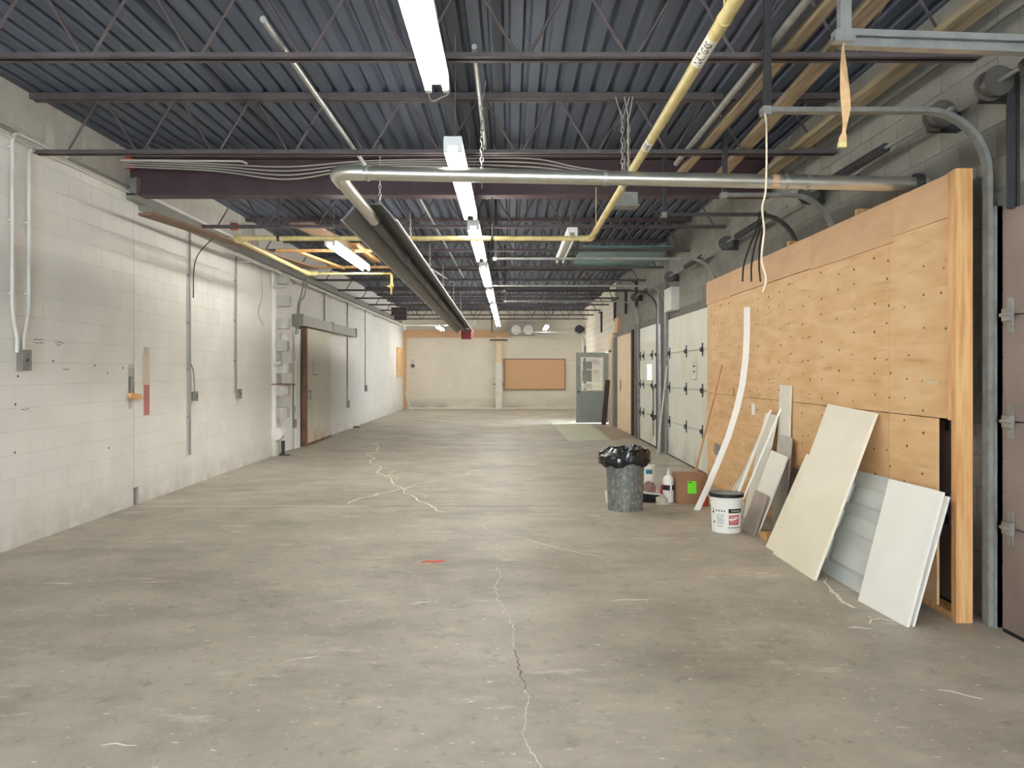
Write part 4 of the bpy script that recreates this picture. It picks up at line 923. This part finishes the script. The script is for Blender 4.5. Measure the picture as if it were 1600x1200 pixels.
wall_conduit('white-painted conduit bending down into a grey switch box', 40, 1.70, 3.50, .016, 'conduit', box=(-.07, 1.615, .055, .085), top=.5, bend=-.07)
wall_conduit('grey conduit with an outlet box on a short whip', 293, .42, 3.40, .016, box=(.16, 1.185, .035, .06), top=.5)
wall_conduit('grey conduit ending at an outlet box near the drooping cable', 366, 1.18, 3.30, .013, box=(.12, 1.17, .04, .07))
wall_conduit('thin conduit with a low outlet box past the sliding door', 541, .68, 3.40, .018, box=(.1, .66, .07, .09))
wall_conduit('thin conduit with an outlet box between two wall joints', 569, 1.02, 3.40, .014, box=(.12, 1.02, .07, .09))
wall_conduit('thin conduit dropping onto the sliding door header', 505, 2.60, 3.40, .018)
Yq = XL * FPX / (293 - VPX)
wire('short whip of cable feeding the outlet box by the conduit', [(XL + .03, Yq + .03, 1.62), (XL + .03, Yq + .12, 1.50), (XL + .03, Yq + .16, 1.24)], .008, 'conduit_grey')
wire('cable drooping over the edge of the wall trough', [(XL + .125, 11.3, 3.50), (XL + .13, 10.85, 3.43), (XL + .125, 10.6, 3.33), (XL + .04, 10.4, 3.12), (XL + .02, 10.28, 2.9), (XL + .02, 10.26, 2.5)], .007, 'black')
wire('long thin wire hanging loose on the white wall before the block stubs', [(XL + .02, 13.05, 3.3), (XL + .02, 13.1, 2.8), (XL + .02, 12.9, 2.5), (XL + .02, 13.2, 2.3)], .006)
GV = 'dark cables hanging past the block stubs'
for k in range(2):
    wire('dark cable hanging from the yellow pipe past the block stubs', [(-3.6 - .05 * k, 13.7, 3.3), (-3.72 - .06 * k, 13.9, 2.9), (-3.86 - .03 * k, 14.1, 2.75), (-3.92 - .04 * k, 14.2, 2.2)], .014, 'conduit_grey', GV)
# long runs along the top of the wall
pipe('twin of grey conduits along the top of the white wall, upper', [(XL + .03, YB, 3.56), (XL + .03, 8.6, 3.56)], .016, 'conduit_grey', 'conduit', name='wall_pipe')
pipe('white conduit running just below the grey one atop the wall', [(XL + .03, YB, 3.50), (XL + .03, 8.6, 3.50)], .013, 'conduit', 'conduit', name='wall_pipe')
single('pull_box', MB().box(XL, XL + .11, 8.50, 8.80, 3.42, 3.66).box(XL + .105, XL + .118, 8.49, 8.81, 3.41, 3.67), 'conduit_grey', 'square grey pull box where the wall trough begins', 'electric box')
single('wire_trough', MB().box(XL, XL + .10, 8.78, 29.5, 3.36, 3.50).box(XL + .10, XL + .112, 8.78, 29.5, 3.355, 3.505), 'conduit_grey', 'long grey wire trough fixed along the top of the white wall', 'trough')
mb = MB(); mb.tube([(XL + .17, 11.5, 3.27), (XL + .17, 29, 3.27)], .028, 8)
for y in (12, 15, 18, 21, 24, 27): mb.box(XL, XL + .19, y, y + .03, 3.22, 3.24)
single('wall_pipe', mb, 'conduit', 'pale pipe on brackets under the wire trough', 'pipe')
single('bell', MB().lathe([(.001, 0), (.05, .0), (.075, .03), (.08, .05), (.001, .055)], (0, 0, 0), 14).add([], []) if False else MB().tube([(XL, 11.7, 3.72), (XL + .10, 11.7, 3.72)], .055, 12), 'redlead', 'small red round cap on the wall under the deck', 'cap', smooth=True)
# joint in the wall with its broken hole
Yj = 8.675
for a, b, c_, d_ in JOINTS: MB().box(XL - .26, XL - .235, a, b, c_, d_).build('control_joint', 'conduit_grey', wl)
MB().box(XL - .26, XL - .24, *HOLE).build('hole_back', 'wall_bare', wl)
MB().box(XL - .002, XL + .0017, 8.54, 8.66, 1.46, 1.56).box(XL - .002, XL + .0017, 8.55, 8.63, 1.10, 1.22).build('chipped_edge', 'wall_bare', wl)
MB().box(XL - .26, XL - .24, *GAP).build('gap_back', 'wall_bare', wl)
single('wood_wedge', MB().bar((XL + .02, 8.52, 1.255), (XL + .02, 8.75, 1.235), .07, .045).bar((XL + .03, 8.55, 1.225), (XL + .03, 8.77, 1.215), .05, .03), 'lumber', 'small wood wedge stuck in the broken wall joint', 'wedge')
t = thing('painted_strip', 'vertical strip on the wall, beige above and faded red below', 'strip', (XL, 8.9, 1.0))
ys = XL * FPX / (227 - VPX)
MB().box(XL - .002, XL + .012, ys - .07, ys + .08, 1.36, 1.72).build('beige_board', 'beige_strip', t); MB().box(XL - .002, XL + .010, ys - .035, ys + .08, 1.70, 1.80).build('bare_patch', 'grey_board', t)
MB().box(XL - .002, XL + .014, ys - .04, ys + .075, 1.01, 1.36).build('red_board', 'red_strip', t)
random.seed(21)
for px_, py_, n_ in ((52, 530, 4), (53, 535, 4), (86, 535, 4), (88, 539, 2), (98, 577, 3), (33, 640, 3)):
    p = on_x(px_, py_, XL); mb = MB(); y = p.y
    for k in range(n_):
        mb.tube([(XL + .002, y, p.z), (XL + .002, y + .015, p.z + random.uniform(-.008, .012)), (XL + .002, y + .03, p.z + random.uniform(-.01, .006))], .0025, 4); y += .034
    mb.build('pen_mark', 'ink', wl)
for px_, py_ in ((83, 564), (148, 571), (192, 575), (24, 632), (23, 707), (43, 578), (28, 588), (170, 700), (395, 507), (168, 583)):
    p = on_x(px_, py_, XL); MB().tube([(XL - .002, p.y, p.z), (XL + .0015, p.y, p.z)], .011, 8).build('nail_hole', 'dark', wl)
# stubs of a removed cross wall
t = thing('block_stub_column', 'column of broken block stubs left on the white wall', 'block stubs', (XL, 13.8, 0))
MB().box(XL, XL + .075, 13.70, 13.90, 0, 3.55).build('core', 'wall_white', t)
for k, z in enumerate([0.68, 1.08, 1.48, 1.88, 2.28, 2.68, 3.08]):
    ln = .25 + .02 * ((k * 7) % 3 - 1)
    mb = MB(); mb.box(XL + .07, XL + ln, 13.70, 13.90, z, z + .19); mb.build('block_stub', 'wall_bare', t)  # stubs greyer than the core: partly grey paint, partly shading put into the colour
    MB().box(XL + ln - .002, XL + ln + .035, 13.71, 13.89, z + .006, z + .184).build('broken_end', 'wall_bare', t)
MB().tube([(XL + .09, 13.66, .40), (XL + .09, 13.9, .40)], .11, 16).build('round_stub', 'wall_white', t, smooth=True)
MB().box(XL, XL + .32, 13.66, 13.92, 1.275, 1.30).build('ledge', 'old_wood', t)
MB().tube([(XL + .05, 13.64, 1.64), (XL + .20, 13.62, 1.67)], .03, 8, r2=.045).build('mortar_lump', 'ball', t)
t2 = thing('pipe_bend', 'white pipe bend standing off the wall above the block stubs', 'pipe', (XL + .05, 13.62, 3.0))
MB().tube(fillet([(XL + .04, 13.6, 3.55), (XL + .04, 13.6, 2.98), (XL + .25, 13.6, 2.98), (XL + .28, 13.6, 3.02)], .08), .022, 8).build('pipe', 'conduit', t2, smooth=True)
single('white_wallboard', MB().box(XL, XL + .05, 14.15, 14.82, 0.02, 2.12).box(XL, XL + .04, 14.15, 14.5, 2.12, 2.2), 'white_enamel', 'clean white wallboard on the wall behind the block stubs', 'wallboard')
single('floor_bracket', MB().box(-4.13, -4.08, 13.86, 13.92, 0, .26).box(-4.2, -3.98, 13.84, 13.94, 0, .012), 'dark', 'small dark steel bracket standing on the floor below the stubs', 'bracket')
t = thing('cable_loop', 'grey cable looped on the wall above a small box', 'cable', (XL + .03, 14.98, .5))
MB().tube(fillet([(XL + .03, 14.95, .55), (XL + .03, 14.92, 1.25), (XL + .03, 15.08, 1.28), (XL + .03, 15.08, .9), (XL + .03, 14.99, .6)], .08), .014, 8).build('cable', 'conduit_grey', t, smooth=True)
MB().box(XL, XL + .07, 14.9, 15.05, .42, .58).build('outlet_box', 'conduit_grey', t)
MB().tube([(XL + .03, 14.98, .0), (XL + .03, 14.98, 2.3)], .012, 6).build('conduit', 'conduit', t)
MB().box(XL, XL + .06, 14.93, 15.03, 1.72, 1.86).build('switch_box', 'conduit', t)
# sliding door with header rail
t = thing('door_6', 'cream sliding door with rusty brown edges on the white wall', None, (XL + .1, 16.6, 0), kind='structure')
MB().box(XL + .03, XL + .11, 15.66, 17.75, .02, 2.40).build('leaf', 'slide_door', t)
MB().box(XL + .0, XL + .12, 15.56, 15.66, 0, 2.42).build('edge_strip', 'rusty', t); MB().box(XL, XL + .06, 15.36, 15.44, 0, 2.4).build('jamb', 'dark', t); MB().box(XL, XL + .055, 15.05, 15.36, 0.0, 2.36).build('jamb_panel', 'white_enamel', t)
MB().box(XL + .105, XL + .118, 15.68, 17.73, .02, .05).build('rusty_sill', 'rusty', t)
MB().tube(fillet([(XL + .10, 15.80, .95), (XL + .15, 15.80, .95), (XL + .15, 15.80, 1.12), (XL + .10, 15.80, 1.12)], .04), .012, 6).build('pull_handle', 'galv_dull', t)
MB().box(XL + .108, XL + .113, 16.15, 16.17, 1.45, 1.72).box(XL + .108, XL + .113, 16.15, 16.5, 1.44, 1.455).build('hatch_mark', 'dark', t)
t = thing('door_header_rail', 'grey steel header rail carrying the sliding door', 'rail', (XL, 17.6, 2.45))
MB().box(XL, XL + .19, 14.95, 20.3, 2.46, 2.62).build('rail_cover', 'conduit_grey', t); MB().box(XL + .02, XL + .20, 14.95, 20.3, 2.42, 2.462).build('rail_lip', 'conduit_grey', t)
for y in (15.0, 17.6, 20.2): MB().box(XL, XL + .21, y, y + .06, 2.41, 2.64).build('bracket', 'conduit_grey', t)
# sticks on the floor
for i, (a, b, lb) in enumerate(((floor_pt(543, 671), floor_pt(560, 665), 'thin wood stick lying by the wall past the sliding door'), (floor_pt(545, 668.5), floor_pt(561, 668), 'second stick crossing the first on the floor by the wall'))):
    plank(lb, a + V((0, 0, .018)), b + V((0, 0, .018 + .002)), .06, .036, 'offwhite' if i == 0 else 'dark_wood', 'floor_stick', 'stick')
# far end of the white wall
single('orange_board', MB().box(XL, XL + .05, 28.7, 30.3, 1.30, 2.43), 'ply', 'orange-tan board fixed to the white wall in the far corner', 'board')
struct('trim_5', MB().box(XL, XL + .05, 30.45, 30.62, 0, 3.1).box(XL, XL + .07, 30.85, 31.0, 0, 2.88), 'ply_pale', 'bare timber posts in the far corner')
# ------------------------------------------------------------------ far wall
struct('trim_6', MB().box(XL, 0.1, YF - .16, YF + .01, 2.88, 3.18), 'ply_pale', 'bare timber header over the cream wall')
struct('trim_7', MB().box(XL + .1, XR, YF - .05, YF + .01, 0, .06), 'offwhite', 'low pale sill along the cream wall')
t = thing('wood_column', 'square column, white below and bare timber above, on the cream wall', 'column', (-.45, 30.9, 0))
MB().box(-.57, -.33, 30.75, 31.005, 0, 1.86).build('boxed_base', 'offwhite', t); MB().box(-.56, -.34, 30.77, 31.005, 1.86, 2.9).build('bare_post', 'ply_tan', t)
MB().box(-.80, -.10, 30.73, 30.78, 2.74, 2.79).build('cross_arm', 'dark', t); MB().box(-.70, -.2, 30.76, 30.99, .98, 1.02).build('strap', 'conduit_grey', t)
t = thing('cork_board', 'wide framed tan cork board on the cream wall', 'board', (.98, 30.95, .8))
MB().box(-.22, 2.20, 30.955, 31.003, .80, 1.99).build('cork_panel', 'cork', t)
mb = MB().box(-.25, 2.23, 30.93, 31.003, .77, .80).box(-.25, 2.23, 30.93, 31.003, 1.99, 2.02).box(-.25, -.22, 30.93, 31.003, .80, 1.99).box(2.20, 2.23, 30.93, 31.003, .80, 1.99); mb.build('frame', 'old_wood', t)
t = thing('wall_hole', 'small round dark hole through the cream wall', 'hole', (-3.93, 31.0, 1.655))
def circ(r, y, n=20): return [(-3.93 + r * math.cos(2 * PI * k / n), y, 1.74 + r * math.sin(2 * PI * k / n)) for k in range(n)]
def strip(r0, y0, r1, y1, n=20): return MB().add(circ(r0, y0) + circ(r1, y1), [(k, (k + 1) % n, n + (k + 1) % n, n + k) for k in range(n)])
strip(.085, YF - .004, .135, YF - .004).build('collar', 'wall_cream', t)
strip(.085, YF - .004, .085, YF + .24).build('sleeve', 'conduit_grey', t)
MB().box(-4.05, -3.81, YF + .235, YF + .26, 1.62, 1.86).build('end_plate', 'conduit_grey', t)
single('leaning_stick', MB().bar((-3.92, 30.3, 0), (-4.19, 30.6, .72), .06, .03), 'conduit', 'white stick leaning in the far corner', 'stick')
t = thing('twin_vent', 'dark panel with two round white discs above the cork board', 'vent', (.45, 30.6, 3.0))
MB().box(-.05, 1.0, 30.5, 31.005, 2.96, 3.42).build('casing', 'conduit_grey', t)
for xx in (.24, .72): MB().tube([(xx, 30.505, 3.16), (xx, 30.46, 3.16)], .19, 24).build('disc', 'offwhite', t, smooth=True)
pipe('white pipe elbow beside the far lit lamp', [(-2.1, 29.3, 3.98), (-2.1, 29.3, 3.35), (-1.72, 29.3, 3.35), (-1.72, 29.3, 3.02), (-1.6, 29.3, 3.02)], .03, 'conduit')
pipe('pale pipe crossing below the far beam', [(-4.2, 28.9, 3.26), (-1.3, 28.9, 3.26), (-1.3, 28.9, 3.45)], .03, 'conduit')
single('white_conduit', MB().bar((2.2, 30.98, 1.84), (2.9, 30.98, 1.84), .03, .04), 'white_enamel', 'short white trunking from cork board to the corner', 'conduit')
single('unit_fan', MB().tube([(2.70, 29.9, 3.15), (2.70, 30.2, 3.15)], .17, 18).box(2.6, 2.93, 30.0, 30.15, 3.1, 3.2), 'dark', 'dark round fan in the far corner', 'fan', smooth=True)
